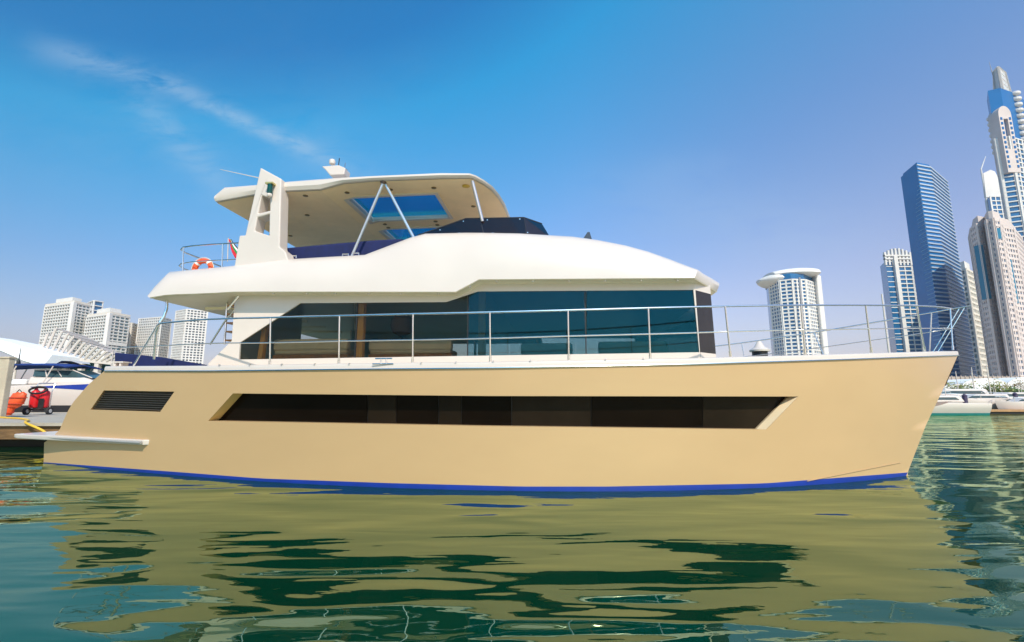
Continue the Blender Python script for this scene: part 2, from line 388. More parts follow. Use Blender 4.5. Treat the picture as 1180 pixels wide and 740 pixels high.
for sgn in (1, -1):
    fl = lambda p: Vector((p.x, p.y*sgn, p.z))
    vg = [[hull.bm.verts.new(fl(p)) for p in rw] for rw in G]
    for i in range(1, nrow-1):
        for j in range(ncol-1):
            if not inhole(i, j): hull.bm.faces.new((vg[i][j], vg[i][j+1], vg[i+1][j+1], vg[i+1][j]))
    bv = [[boot.bm.verts.new(fl(p)) for p in rw] for rw in G[:2]]
    sub = [boot.bm.verts.new(fl(Vector((p.x, p.y+.25, -.7)))) for p in G[0]]
    bv = [sub] + bv
    for i in range(2):
        for j in range(ncol-1): boot.bm.faces.new((bv[i][j], bv[i][j+1], bv[i+1][j+1], bv[i+1][j]))
    # inboard wall and transom
    rows = [0, 1, iw0, iw1, nrow-1]
    iv = [[hull.bm.verts.new(fl(inner(G[i][j], j/(ncol-1), 0) - (Vector((0, 0, .5)) if i == 0 else Vector((0, 0, 0))))) for j in range(0, ncol)] for i in rows]
    for a in range(len(rows)-1):
        for j in range(ncol-1): hull.bm.faces.new((iv[a][j], iv[a][j+1], iv[a+1][j+1], iv[a+1][j]))
    for a in range(nrow-1):                            # transom
        p, q = G[a][0], G[a+1][0]
        hull.poly([fl(p), fl(q), fl(q+Vector((0, 1.7, 0))), fl(p+Vector((0, 1.7, 0)))])
    # recess walls round the windows and vent
    for (c0, c1, dep) in ((cv0, cv1, .09), (cw0, cw1, .24)):
        loop = [(iw0, j) for j in range(c0, c1+1)] + [(i, c1) for i in range(iw0+1, iw1+1)] + [(iw1, j) for j in range(c1-1, c0-1, -1)] + [(i, c0) for i in range(iw1-1, iw0, -1)]
        for a in range(len(loop)):
            p, q = G[loop[a][0]][loop[a][1]], G[loop[(a+1) % len(loop)][0]][loop[(a+1) % len(loop)][1]]
            dv = Vector((0, dep, 0)); hull.poly([fl(p), fl(q), fl(q+dv), fl(p+dv)])
# bridge deck between the hulls
tops = [G[nrow-1][j] for j in range(ncol)]
for j in range(ncol-1):
    p, q = tops[j], tops[j+1]
    hull.poly([(p.x, p.y, p.z), (q.x, q.y, q.z), (q.x, -q.y, q.z), (p.x, -p.y, p.z)])
    hull.poly([(p.x, p.y+.4, p.z-1.2), (q.x, q.y+.4, q.z-1.2), (q.x, -q.y-.4, q.z-1.2), (p.x, -p.y-.4, p.z-1.2)])
bp_ = tops[-1]; hull.poly([(bp_.x, bp_.y, bp_.z), (bp_.x, -bp_.y, bp_.z), (bp_.x-.4, -bp_.y, bp_.z-.8), (bp_.x-.4, bp_.y, bp_.z-.8)])
hull.weld(5e-4)
hull.build('hull', tan_paint, yacht, smooth=True, angle=30)
boot.build('boot_stripe', blue_boot, yacht, smooth=True)
# dark panes set back in the recess, one per pane
seamk = [3, 4, 5, 6, 7, 8, 9, 10, 11]
for n in range(len(seamk)-1):
    a, b = colidx(seamk[n]), colidx(seamk[n+1]); proud = .0 if n % 2 else .006
    pm = MB(); dv = Vector((0, .235-proud, 0))
    sh = .006
    secs = []
    for j in range(a, b+1):
        o = Vector((sh if j == a else (-sh if j == b else 0), 0, 0))
        secs.append([G[i][j]+dv+o for i in range(iw0, iw1+1)])
    pm.loft(secs); pm.build('hull_window', dark_glass2 if n in (1, 3, 5, 7) else dark_glass, yacht, smooth=True)
back = MB(); back.loft([[G[i][j]+Vector((0, .26, 0)) for i in range(iw0, iw1+1)] for j in range(cw0, cw1+1)]); back.build('window_backing', black_plastic, yacht)
# window recess ends: hull paint in brighter tones, sunlight put into the colour
for c0, sg, dx, dep, mm in ((cw0, 1, .06, .20, sunlit_trim), (cw1, -1, .13, .12, mat('sunlit_bevel_paint', (.72, .56, .36), .3, coat=.3))):
    b = MB()
    secs = [[G[i][c0]+Vector((.004*sg, .002, 0)) for i in range(iw0, iw1+1)], [G[i][c0]+Vector((dx*sg, dep, 0)) for i in range(iw0, iw1+1)], [G[i][c0]+Vector((dx*sg, .232, 0)) for i in range(iw0, iw1+1)]]
    b.loft(secs); b.build('window_reveal', mm, yacht)
# engine room vent: frame edge, slats, dark back
vent = MB(); vent.loft([[G[i][j]+Vector((0, .088, 0)) for i in range(iw0, iw1+1)] for j in range(cv0, cv1+1)])
vent_o = vent.build('vent_grille', black_plastic, yacht)
sl_m = mat('grey_slat_metal', (.12, .105, .085), .4, .3)
for i in range(9):
    s_ = (i+.5)/9; b = MB(); pts = []
    for j in range(cv0, cv1+1):
        p0, p1 = G[iw0][j], G[iw1][j]; pts.append(p0+(p1-p0)*s_)
    b.loft([[p+Vector((0, .02, .012)), p+Vector((0, .075, -.016)), p+Vector((0, .08, -.010)), p+Vector((0, .025, .018))] for p in pts], closed=True)
    b.build('slat', sl_m, vent_o)
# gunwale, rub rail, chine rail
gw = MB()
for sgn in (1, -1):
    ed = [Vector((p.x, p.y*sgn, p.z)) for p in tops]
    k = sgn
    gw.loft([[p+Vector((0, -.014*k, -.01)), p+Vector((0, -.018*k, .05)), p+Vector((0, -.008*k, .085)), p+Vector((0, .02*k, .10)), p+Vector((0, .22*k, .10)), p+Vector((0, .24*k, -.01))] for p in ed], closed=True)
gw.weld(); gw.build('gunwale', white_paint, yacht, smooth=True)
for sgn in (1, -1):
    rb = MB(); rb.tube([Vector((p.x, (p.y-.012)*sgn, p.z-.012)) for p in tops] , .016, 8); rb.build('rub_rail', steel, yacht, smooth=True)
dk = MB()
for j in range(ncol-1):
    p, q = tops[j], tops[j+1]; z = .05
    dk.poly([(p.x, p.y+.2, p.z+z), (q.x, q.y+.2, q.z+z), (q.x, -q.y-.2, q.z+z), (p.x, -p.y-.2, p.z+z)])
dk.weld(); dk.build('deck', cream_paint, yacht)
ch = MB(); cpts = [Sf(930+ (1038-930)*t, 554.5+(533-554.5)*t, -.012) for t in [i/10 for i in range(11)]]
ch.tube(cpts, .007, 6); ch.build('spray_rail', tan_paint, yacht, smooth=True)

# ---- swim platform (slab wrapped round the stern quarter)
PZ = Sf(174, 507).z
pa, pb = Lz(16, 500, PZ), Sf(176, 507, -.02); pb.z = PZ

pl = MB(); pc = Vector((pb.x+.15, pb.y+.6, PZ))
poly = [(pa.x, pa.y), (pa.x+.12, pa.y-.06), (pb.x-.25, pb.y), (pb.x, pb.y+.12), (pc.x, pc.y), (pa.x+2.5, pa.y+1.2), (pa.x+2.5, -pa.y-1.2), (pc.x, -pc.y), (pb.x, -pb.y-.12), (pb.x-.25, -pb.y), (pa.x+.12, -pa.y+.06), (pa.x, -pa.y)]
pl.plate(poly, [], lambda x, y: (x, y, PZ), lambda x, y: (x+ (.0), y*.995, PZ-.11))
pl.build('swim_platform', white_paint, yacht, bevel=.03)
tr = MB(); tr.tube([(pa.x+.05, pa.y+.02, PZ-.055), (pb.x-.25, pb.y-.015, PZ-.055)], .03, 8); tr.build('platform_trim', mat('grey_rubber', (.30, .29, .28), .6), yacht, smooth=True)

# ---- salon walls with the big windows
WY = -4.15
def Wp(pts, y=WY): return [yz(p[0], p[1], y) for p in pts]
outer = Wp([(240, 419), (267, 393), (271.5, 333), (525, 333), (552, 319), (800, 317), (808, 424), (240, 430)])
WIN = [(275, 414.4), (276.6, 394.6), (345.8, 349.3), (514, 348), (550.5, 335.8), (799, 334), (806, 406)]
hole = Wp(WIN)
sw = MB(); sw.plate(outer, [hole], lambda x, z: (x, WY, z), lambda x, z: (x, WY+.09, z))
wall = sw.build('salon_wall', white_paint, yacht); mir(wall)
topl = WIN[1:6]
def wtop(x): return interp(x, topl)
def wbot(x): return interp(x, [(275, 414.4), (806, 406)])
SE = [275.8, 408, 538.3, 675.6, 802]
for i in range(4):
    x0, x1 = SE[i]+(0 if i == 0 else .5), SE[i+1]-(.5 if i < 3 else 0)
    pts = [(x0, wbot(x0)), ((276.6 if i == 0 else x0), (394.6 if i == 0 else wtop(x0)))] + [p for p in WIN[2:5] if x0 < p[0] < x1]
    if i < 3: pts += [(x1, wtop(x1)), (x1, wbot(x1))]
    else: pts += [(799, 334), (806, 406)]
    gp = MB(); gp.plate(Wp(pts), [], lambda x, z: (x, WY+.035, z), lambda x, z: (x, WY+.047, z)); o = gp.build('window_pane', salon_glass_aft if i < 2 else salon_glass, yacht)
    fo = mir(o); fo.data.materials[0] = clear_glass
    if i < 3:
        x = SE[i+1]; A, B = L(x, wbot(x), WY), L(x, wtop(x), WY)
        m = MB(); m.box(A.x-.012, A.x+.012, WY+.028, WY+.06, A.z, B.z); m.build('window_seam', black_plastic, yacht)
# raked corner and front of the salon
c0b, c0t = L(807, 406, WY), L(800, 334, WY)
zt_, zb_ = c0t.z, c0b.z
c1t, c1b = Lz(819, 339, zt_), Lz(825, 408, zb_)
fr = MB()
front = [(c0t, c0b), (c1t, c1b)]
fr.loft([[c0t, c0b], [c1t, c1b], [Vector((c1t.x+.5, 0, c1t.z)), Vector((c1b.x+.5, 0, c1b.z))], [Vector((c1t.x, -c1t.y, c1t.z)), Vector((c1b.x, -c1b.y, c1b.z))], [Vector((c0t.x, -c0t.y, c0t.z)), Vector((c0b.x, -c0b.y, c0b.z))]])
fr.build('front_window', mat('dark_brown_glass', (.02, .014, .011), .12, var=.25, spec=.4), yacht)
ft = MB(); up_ = Vector((0, 0, .35))
ft.loft([[c0t+up_, c0t], [c1t+up_, c1t], [Vector((c1t.x+.5, 0, c1t.z))+up_, Vector((c1t.x+.5, 0, c1t.z))], [Vector((c1t.x, -c1t.y, c1t.z))+up_, Vector((c1t.x, -c1t.y, c1t.z))], [Vector((c0t.x, -c0t.y, c0t.z))+up_, Vector((c0t.x, -c0t.y, c0t.z))]])
dn = Vector((0, 0, -.6))
ft.loft([[c0b, c0b+dn], [c1b, c1b+dn], [Vector((c1b.x+.5, 0, c1b.z)), Vector((c1b.x+.5, 0, c1b.z))+dn], [Vector((c1b.x, -c1b.y, c1b.z)), Vector((c1b.x, -c1b.y, c1b.z))+dn], [Vector((c0b.x, -c0b.y, c0b.z)), Vector((c0b.x, -c0b.y, c0b.z))+dn]])
ft.build('front_bulkhead', white_paint, yacht)
ab = MB(); axp = L(272, 380, WY).x
ab.plate([(-4, 2.2), (4, 2.2), (4, 4), (-4, 4)], [[(-1.6, 2.3), (1.6, 2.3), (1.6, 3.9), (-1.6, 3.9)]], lambda y, z: (axp+.02, y, z), lambda y, z: (axp+.08, y, z)); ab.build('aft_bulkhead', white_paint, yacht)
fl_ = MB(); fl_.box(axp, c0b.x, -4.0, 4.0, 2.22, 2.34); fl_.build('salon_floor', wood, yacht)
for px in (415, 555.5):
    A = L(px, 410, -3.95); m = MB(); m.box(A.x-.075, A.x+.075, -4.04, -3.90, 2.34, 4.0); m.build('pillar', pale_wood, yacht)
A = L(300, 410, -3.95); m = MB(); m.hexa([(A.x-.06, -3.98, 2.34), (A.x+.05, -3.98, 2.34), (A.x+.05, -3.86, 2.34), (A.x-.06, -3.86, 2.34), (A.x+.02, -3.98, 3.4), (A.x+.12, -3.98, 3.4), (A.x+.12, -3.86, 3.4), (A.x+.02, -3.86, 3.4)]); m.build('pillar', pale_wood, yacht)

# ---- white roof body / flybridge moulding
LIP = -4.52
BOT = [(172, 343), (193, 339.5), (240, 338), (272, 336), (525, 336.3), (552, 322), (800, 320.3)]
TOP = [(172, 341), (183, 330), (203, 314), (269, 307.7), (330, 300), (380, 297), (422.7, 294.6), (450, 284), (475, 274.4), (491.5, 270), (540, 269), (598, 270), (660, 273.7), (690, 278), (720, 284), (745, 291), (770, 300.5), (800, 313), (813, 319), (826, 327)]
stations = [172, 176, 183, 190, 203, 225, 250, 269, 300, 330, 355, 380, 405, 422.7, 436, 450, 462, 475, 483, 491.5, 515, 525, 538, 552, 575, 598, 630, 660, 690, 705, 720, 733, 745, 758, 770, 785, 800]
NS = 8
secs = []
zl = L(800, 320.3, LIP).z
cL = Lz(826, 335.8, zl)
lipsecs = []
for px in stations + [808, 817, 826]:
    if px <= 800: B = L(px, interp(px, BOT), LIP)
    else:
        t = (px-800)/26; B = L(800, 320.3, LIP).lerp(cL, t)
    ytop = LIP + .62 if px <= 800 else B.y + .45
    if px < 203: ytop = LIP + .12 + .5*(px-172)/31
    T = L(px, interp(px, TOP), ytop)
    if T.z < B.z + .05: T.z = B.z + .05
    dep = interp(px, [(172, 0), (205, 0), (230, .25), (420, .3), (475, .15), (495, 0), (900, 0)])
    sec = [Vector((B.x, 0, B.z+.02)), Vector((B.x, B.y+.30, B.z+.02)), Vector((B.x, B.y+.06, B.z))]
    for k in range(NS+1):
        a = k/NS*math.pi/2
        sec.append(Vector((B.x+(T.x-B.x)*math.sin(a), B.y+(T.y-B.y)*(1-math.cos(a)), B.z+(T.z-B.z)*math.sin(a))))
    cam_ = interp(px, [(172, .03), (475, .03), (500, .12), (770, .16), (826, .05)])
    sec += [Vector((T.x, T.y+.14, T.z+.005)), Vector((T.x, T.y+.2, T.z-dep)), Vector((T.x, 0, T.z-dep+cam_))]
    secs.append(sec)
rf = MB()
full = []
for sec in secs:
    far = [Vector((p.x, -p.y, p.z)) for p in sec[1:-1]]
    full.append(sec + list(reversed(far)))
rf.loft(full, cap=True, closed=True)
rf.build('flybridge_moulding', white_paint, yacht, smooth=True, angle=40)
# cream soffit under the overhang with small lights
so = MB()
for a, b in zip(secs, secs[1:]):
    for sg in (1, -1):
        P = [a[0], a[2], b[2], b[0]]; so.poly([(p.x, (p.y+(.02 if k in (1, 2) else 0))*sg, p.z-.012) for k, p in enumerate(P)])
so.weld(); so.build('soffit', cream_paint, yacht)
for px in (312, 351, 384, 423, 460, 504, 540, 572, 614, 656, 698, 740, 782):
    B = L(px, interp(px, BOT), LIP); m = MB(); m.lathe([(.022, -.02), (.03, -.012), (.03, 0)], (B.x, B.y+.10, B.z-.012), 10); m.build('soffit_light', steel, yacht)
# gutter bead along the lip
lb = MB(); lb.tube([s[2]+Vector((0, -.02, .0)) for s in secs], .018, 6); lb.build('gutter_bead', cream_paint, yacht, smooth=True)

# ---- hardtop
HY = -4.0
HT = [(247, 225), (257, 215), (295, 212), (325, 208.6), (380, 204.4), (430, 202), (508, 198.5), (541, 199)]
HB = [(247, 231.7), (300, 222), (323, 219.5), (368, 217.4), (395, 209.9), (430, 207), (508, 204), (541, 203.5)]
zt = L(541, 199, HY).z; zb = L(541, 203.5, HY).z
hs = []
for px in (247, 251, 257, 275, 300, 323, 345, 368, 381, 395, 430, 470, 508, 530, 541):
    T, B = L(px, interp(px, HT), HY), L(px, interp(px, HB), HY)
    hs.append((T.x, B.x, HY, T.z, B.z))
for px, py in ((548.5, 201.6), (558, 207), (567.5, 214), (575, 223), (581.7, 234), (587.6, 249.5)):
    q = Lz(px, py, zt); hs.append((q.x, q.x-.03, q.y, zt, zb+.02))
ql = hs[-1]; hs.append((ql[0]+.1, ql[1]+.1, ql[2]+.9, zt, zb+.02))
hfull = []
for (tx, bx, y, z1, z0) in hs:
    h = [Vector((bx, 0, z0)), Vector((bx, y+.10, z0)), Vector((bx, y+.03, z0+.006)), Vector((bx*.6+tx*.4, y-.012, z0+(z1-z0)*.35)), Vector((tx, y, z0+(z1-z0)*.8)), Vector((tx, y+.06, z1)), Vector((tx, y+.6, z1+.03)), Vector((tx, 0, z1+.08))]
    hfull.append(h + [Vector((p.x, -p.y, p.z)) for p in reversed(h[1:-1])])
ht = MB(); ht.loft(hfull, closed=True); hto = ht.build('hardtop', white_paint, yacht)
# hatch openings cut right through
def hz(px): return interp(px, [(395, L(395, 209.9, HY).z), (541, zb)])
def hatch_rect(c, z):
    P = [Lz(a, b, z) for a, b in c]; xs = [p.x for p in P]; ys = [p.y for p in P]
    return (xs[0]+xs[3])/2, (xs[1]+xs[2])/2, (ys[0]+ys[1])/2, (ys[2]+ys[3])/2
zu = hz(450)
h1 = hatch_rect([(403.7, 227.7), (503.4, 224), (516.5, 250.7), (427, 253.5)], zu)
h2 = (h1[0], h1[1], h1[3]+.75, h1[3]+.75+(h1[3]-h1[2])*.9)
for (x0, x1, y0, y1) in (h1, h2):
    c = MB(); c.box(x0, x1, y0, y1, zu-.5, zu+.9); co = c.build('cutter', white_paint)
    co.matrix_world = Matrix.Translation(root_loc) @ Matrix.Rotation(YAW, 4, 'Z')
    bpy.context.view_layer.update()
    bm_ = hto.modifiers.new('cut', 'BOOLEAN'); bm_.operation = 'DIFFERENCE'; bm_.object = co; bm_.solver = 'EXACT'
    bpy.context.view_layer.update()
    me = bpy.data.meshes.new_from_object(hto.evaluated_get(bpy.context.evaluated_depsgraph_get()))
    hto.modifiers.clear(); hto.data = me; bpy.data.objects.remove(co)
    gl = MB(); gl.box(x0+.01, x1-.01, y0+.01, y1-.01, zt-.01, zt+.01); gl.build('roof_hatch', hatch_glass, yacht)
    rim = MB(); rim.plate([(x0-.09, y0-.09), (x1+.09, y0-.09), (x1+.09, y1+.09), (x0-.09, y1+.09)], [[(x0, y0), (x1, y0), (x1, y1), (x0, y1)]], lambda x, y: (x, y, zu-.025), lambda x, y: (x, y, zu+.02))
    rim.build('hatch_rim', white_paint, yacht)
hto.data.name = 'hardtop'
for p in hto.data.polygons: p.use_smooth = True
hto.data.set_sharp_from_angle(angle=math.radians(32))
# white lining under the hardtop, golden bounce light painted into its colour, following its underside, with the two openings
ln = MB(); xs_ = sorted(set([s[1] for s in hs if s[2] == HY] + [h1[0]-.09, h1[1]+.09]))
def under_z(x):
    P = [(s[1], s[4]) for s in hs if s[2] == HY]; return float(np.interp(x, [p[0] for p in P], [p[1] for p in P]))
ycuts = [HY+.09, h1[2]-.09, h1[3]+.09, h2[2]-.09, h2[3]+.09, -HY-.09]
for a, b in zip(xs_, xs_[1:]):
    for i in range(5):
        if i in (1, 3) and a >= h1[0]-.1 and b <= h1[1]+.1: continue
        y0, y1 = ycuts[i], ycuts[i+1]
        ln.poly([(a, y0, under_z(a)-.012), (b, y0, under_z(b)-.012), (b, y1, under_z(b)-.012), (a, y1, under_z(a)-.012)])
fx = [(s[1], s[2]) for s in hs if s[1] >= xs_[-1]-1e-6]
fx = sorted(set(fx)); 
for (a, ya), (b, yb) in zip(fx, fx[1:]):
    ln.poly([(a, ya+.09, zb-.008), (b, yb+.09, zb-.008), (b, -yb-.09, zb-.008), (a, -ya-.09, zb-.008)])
ln.weld(1e-3); ln.build('ceiling_lining', mat('bounce_lit_headliner', (.95, .69, .41), .5, var=.05), yacht)
for px, py in ((352, 225), (400, 220), (354, 247), (335, 266), (450, 218), (500, 216), (545.5, 237.5), (443.5, 257), (447.5, 261), (502, 255), (504, 259)):
    z = under_z(L(px, py, HY).x); q = Lz(px, py, z); z = under_z(q.x); m = MB(); m.lathe([(.035, -.02), (.06, -.012), (.06, 0)], (q.x, q.y, z-.012), 14); m.build('downlight', mat('bronze_metal', (.25, .17, .08), .35, .8), yacht)
q = Lz(537, 214, zb); m = MB(); m.lathe([(.05, -.02), (.09, -.01), (.09, 0)], (q.x, q.y, zb-.012), 14); m.build('speaker_cover', mat('amber_plastic', (.65, .40, .04), .5), yacht)
for arc in ([(390, 240), (397, 247), (397, 253), (388, 260), (372, 264), (350, 260)], [(390, 240), (401, 252), (411, 266), (412, 274), (408, 278)], [(350, 260), (370, 269), (392, 277)]):
    pts = []
    for k in range(len(arc)-1):
        for t in (0, .33, .66): pts.append((arc[k][0]+(arc[k+1][0]-arc[k][0])*t, arc[k][1]+(arc[k+1][1]-arc[k][1])*t))
    pts.append(arc[-1]); zz = hz(395)
    m = MB(); m.tube([Lz(a, b, zz-.02) for a, b in pts], .02, 6); m.build('ceiling_trim', mat('brown_trim', (.22, .12, .05), .5), yacht, smooth=True)

# ---- arch at the back of the flybridge
AY = -4.14
ao = Wp([(267, 313), (270, 306), (275.8, 271.4), (282.4, 271), (300, 193), (311, 199), (324, 206), (322, 284.6), (328.7, 290), (333, 303), (333, 309)], AY)
ah = [Wp([(301.5, 225), (311, 228.4), (311, 242.7), (297.4, 246)], AY), Wp([(296.5, 250.4), (310.4, 246.5), (310, 271.4), (293.5, 266)], AY)]
ar = MB(); ar.plate(ao, ah, lambda x, z: (x, AY, z), lambda x, z: (x, AY+.34, z)); o = ar.build('mast_arch', white_paint, yacht, bevel=.025); mir(o)
nl = L(311, 218.5, AY-.09); m = MB(); m.lathe([(.02, .13), (.055, .12), (.06, .05), (.06, -.05), (.05, -.11), (.02, -.12)], nl, 14); lo = m.build('navigation_light', mat('green_lens', (.0, .06, .05), .15), yacht, smooth=True)
m = MB(); m.box(nl.x-.10, nl.x+.08, nl.y-.05, nl.y+.09, nl.z+.13, nl.z+.17); m.build('light_bracket', mat('aged_brass', (.6, .5, .2), .4, .6), lo)
m = MB(); m.lathe([(.05, -.17), (.06, -.14), (.05, -.10)], nl, 12); m.build('light_base', white_paint, lo)
m = MB(); A, B = L(298, 205, AY+.17), L(253.7, 195.3, AY+.17); m.tube([A, A.lerp(B, .5), B], .012, 6, r1=.005); m.build('whip_antenna', white_paint, yacht)
# instruments on the hardtop
c = L(388, 200, -2.9); R = c
m = MB(); m.loft([[(c.x-.34, -2.9+y, c.z+.14), (c.x-.22, -2.9+y, c.z+.03), (c.x-.10, -2.9+y, c.z-.12), (c.x+.28, -2.9+y, c.z-.12), (c.x+.30, -2.9+y, c.z+.06), (c.x+.12, -2.9+y, c.z+.15)] for y in (-.16, -.12, .12, .16)], closed=True)
m.build('radar_scanner', white_paint, yacht, bevel=.02)
m = MB(); m.tube([(c.x-.14, -2.9, c.z+.12), (c.x-.14, -2.9, c.z+.26)], .02, 8); m.lathe([(.01, .24), (.075, .27), (.085, .32), (.07, .38), (.02, .41)], (c.x-.14, -2.9, c.z), 14); m.build('anchor_light', white_paint, yacht, smooth=True)
m = MB(); m.tube([(c.x+.03, -2.9, c.z+.12), (c.x+.05, -2.9, c.z+.42)], .012, 6); m.build('whip_antenna', black_plastic, yacht)
m = MB(); m.tube([(c.x+.2, -2.9, c.z+.05), (c.x+.22, -2.9, c.z+.28)], .01, 6); m.lathe([(.02, .0), (.045, .03), (.045, .1), (.02, .13)], (c.x+.25, -2.92, c.z-.02), 10); m.build('horn', mat('blue_grey_metal', (.2, .25, .35), .3, .6), yacht)

# ---- hardtop posts and windscreen
def pole(a, b, r, name='hardtop_post'):
    m = MB(); m.tube([a, b], r, 10); o = m.build(name, mat('brushed_aluminium', (.70, .72, .76), .28, .85), yacht, smooth=True)
    f = MB(); d = (Vector(b)-Vector(a)).normalized(); f.tube([Vector(a)-d*.03, Vector(a)+d*.025], r*2.2, 12); f.build('post_flange', mat('dark_bronze', (.12, .08, .06), .4, .7), o)
    return o
tp = L(441.7, 210.5, -3.86); tp2 = L(443.2, 210.5, -3.84)
pole(tp, L(405, 296.5, -3.75), .034); pole(tp2, L(477, 274.5, -3.75), .034); pole(L(543.7, 206, -3.8), L(556, 255, -3.6), .038)
for px, py in ((338, 297), (398, 295), (410, 294)):
    q = L(px, py+1.5, -3.84); m = MB(); m.tube([q+Vector((-.07, 0, .02)), q+Vector((-.07, 0, .075)), q+Vector((.07, 0, .075)), q+Vector((.07, 0, .02))], .016, 6); m.build('cleat', steel, yacht, smooth=True)
WSY = -3.55
zc = L(604, 250.7, WSY).z; zd = L(604, 272, WSY).z
ws1 = [L(482, 271, WSY), L(536.6, 251.9, WSY), L(604, 250.7, WSY), L(607, 273, WSY)]
q1 = Lz(624.4, 257.8, zc); q2 = Lz(634, 273.5, zd)
wm = MB(); wm.poly(ws1); wm.poly([ws1[2], q1, q2, ws1[3]])
wm.poly([q1, Vector((q1.x+.3, 0, q1.z)), Vector((q2.x+.4, 0, q2.z)), q2]); wm.poly([Vector((q1.x, -q1.y, q1.z)), Vector((q1.x+.3, 0, q1.z)), Vector((q2.x+.4, 0, q2.z)), Vector((q2.x, -q2.y, q2.z))])
wm.weld(); wso = wm.build('windscreen', smoke_glass, yacht)
sd = wso.modifiers.new('solid', 'SOLIDIFY'); sd.thickness = .012
m = MB(); m.tube([ws1[0], ws1[1], ws1[2], q1], .013, 6); m.tube([L(553, 251.5, WSY-.01), L(558, 272, WSY-.01)], .012, 6); m.tube([ws1[2], ws1[3]], .01, 6); m.build('windscreen_frame', mat('dark_frame_metal', (.05, .05, .06), .35, .5), yacht)
for px, py in ((507, 265), (534, 255), (561.5, 253.5), (599, 252.5), (529, 268.5), (568, 268.5), (608, 268)):
    q = L(px, py, WSY-.012); m = MB(); m.tube([q, q+Vector((0, .03, 0))], .014, 8); m.build('screen_stud', steel, wso)
# small dark hatch standing open on the roof
m = MB(); a, b, c_ = L(668, 276, -3.2), L(677, 267.5, -3.2), L(684, 277.5, -3.2)
m.plate([(a.x, a.z-.1), (b.x, b.z), (b.x+.05, b.z), (c_.x, c_.z-.1)], [], lambda x, z: (x, -3.2, z), lambda x, z: (x, -2.6, z)); m.build('deck_hatch', mat('grey_acrylic', (.05, .06, .08), .2), yacht)

# ---- railings
def S2(px, py): return Sf(px, py, .13)
rt = [(186, 372.5), (240, 368), (312, 366), (400, 363.7), (480, 361.7), (560, 360), (655, 357.5), (747, 355), (800, 353.8), (880, 352.3), (946, 351.8), (1000, 351.8), (1055, 352.5), (1085, 354), (1100, 356.5)]
rm = [(131, 401), (180, 399), (240, 396), (312, 395), (400, 393), (480, 391.7), (560, 390), (655, 387.3), (747, 385), (800, 383.5), (880, 381.2), (946, 380), (1003, 379), (1055, 378.5), (1098, 378.5)]
def cat(P, n=4):
    P = [Vector(p) for p in P]; Q = []
    for i in range(len(P)-1):
        p0, p1, p2, p3 = P[max(i-1, 0)], P[i], P[i+1], P[min(i+2, len(P)-1)]
        for k in range(n):
            t = k/n; Q.append(.5*((2*p1)+(p2-p0)*t+(2*p0-5*p1+4*p2-p3)*t*t+(3*p1-p0-3*p2+p3)*t**3))
    Q.append(P[-1]); return Q
TR = cat([S2(*p) for p in rt]); MR = cat([S2(*p) for p in rm])
flipy = lambda P: [Vector((p.x, -p.y, p.z)) for p in P]
aft = [S2(154, 421.5), S2(169, 396), S2(179, 379.5), S2(181.5, 375)]
m = MB(); m.tube(cat(aft+[TR[0]], 3)[:-1] + TR + list(reversed(flipy(TR))), .019, 8); m.build('top_rail', steel, yacht, smooth=True)
m = MB(); m.tube([MR[0]+Vector((0, 0, -.42)), MR[0]+Vector((0, 0, -.03))] + MR[1:] + list(reversed(flipy(MR))), .014, 8); m.build('middle_rail', steel, yacht, smooth=True)
POSTS = [(311.9, 366, 311, 421.5), (391.3, 364, 390.5, 420.5), (476, 361.8, 475.5, 419.5), (564.5, 360, 565, 417.5), (654.5, 357.5, 655.5, 416), (747, 355, 749.4, 414), (835.6, 353, 841.8, 411), (923, 352, 927.7, 408), (997.5, 352, 1004, 405.5), (1056, 352.5, 1065.6, 404), (1095, 355.5, 1098, 402.5)]
for p in POSTS:
    a, b = S2(p[0], p[1]), S2(p[2], p[3])
    for sg in (1, -1):
        m = MB(); A, B = Vector((a.x, a.y*sg, a.z)), Vector((b.x, b.y*sg, b.z-.02)); m.tube([A, B], .0165, 8); o = m.build('stanchion', steel, yacht, smooth=True)
        if sg == 1:
            f = MB(); f.tube([B, B+(A-B).normalized()*.12], .025, 10); f.build('stanchion_base', steel, o, smooth=True)
q = TR[-1]
for yy in (-.9, .9):
    m = MB(); bz = tops[-1]; m.tube([(q.x, q.y*(-yy if False else 1)*.35*(1 if yy < 0 else -1), q.z), (bz.x-.25, q.y*.35*(1 if yy < 0 else -1), bz.z+.05)], .013, 8); m.build('stanchion', steel, yacht, smooth=True)
# stowed fittings along the side deck: drains and a mooring cleat
for px, py in ((252, 420.7), (287, 420.4), (324, 420), (362, 419.7), (402, 419.3), (485, 418.3), (525, 417.4), (568, 416), (611, 415.2), (698, 413.6), (742, 412.5)):
    q = Sf(px, py, -.03); m = MB(); m.tube([q, q+Vector((0, .04, 0))], .014, 8); m.build('deck_stud', steel, yacht)
q = Sf(442, 419.5, .0); m = MB()
m.tube([q+Vector((-.16, 0, .1)), q+Vector((.16, 0, .1))], .014, 8)
for dx in (-.05, .05): m.tube([q+Vector((dx, 0, -.02)), q+Vector((dx, 0, .1))], .014, 8)
m.tube([q+Vector((-.2, -.03, -.0)), q+Vector((.2, -.03, -.0))], .012, 8); m.build('cleat', steel, yacht, smooth=True)

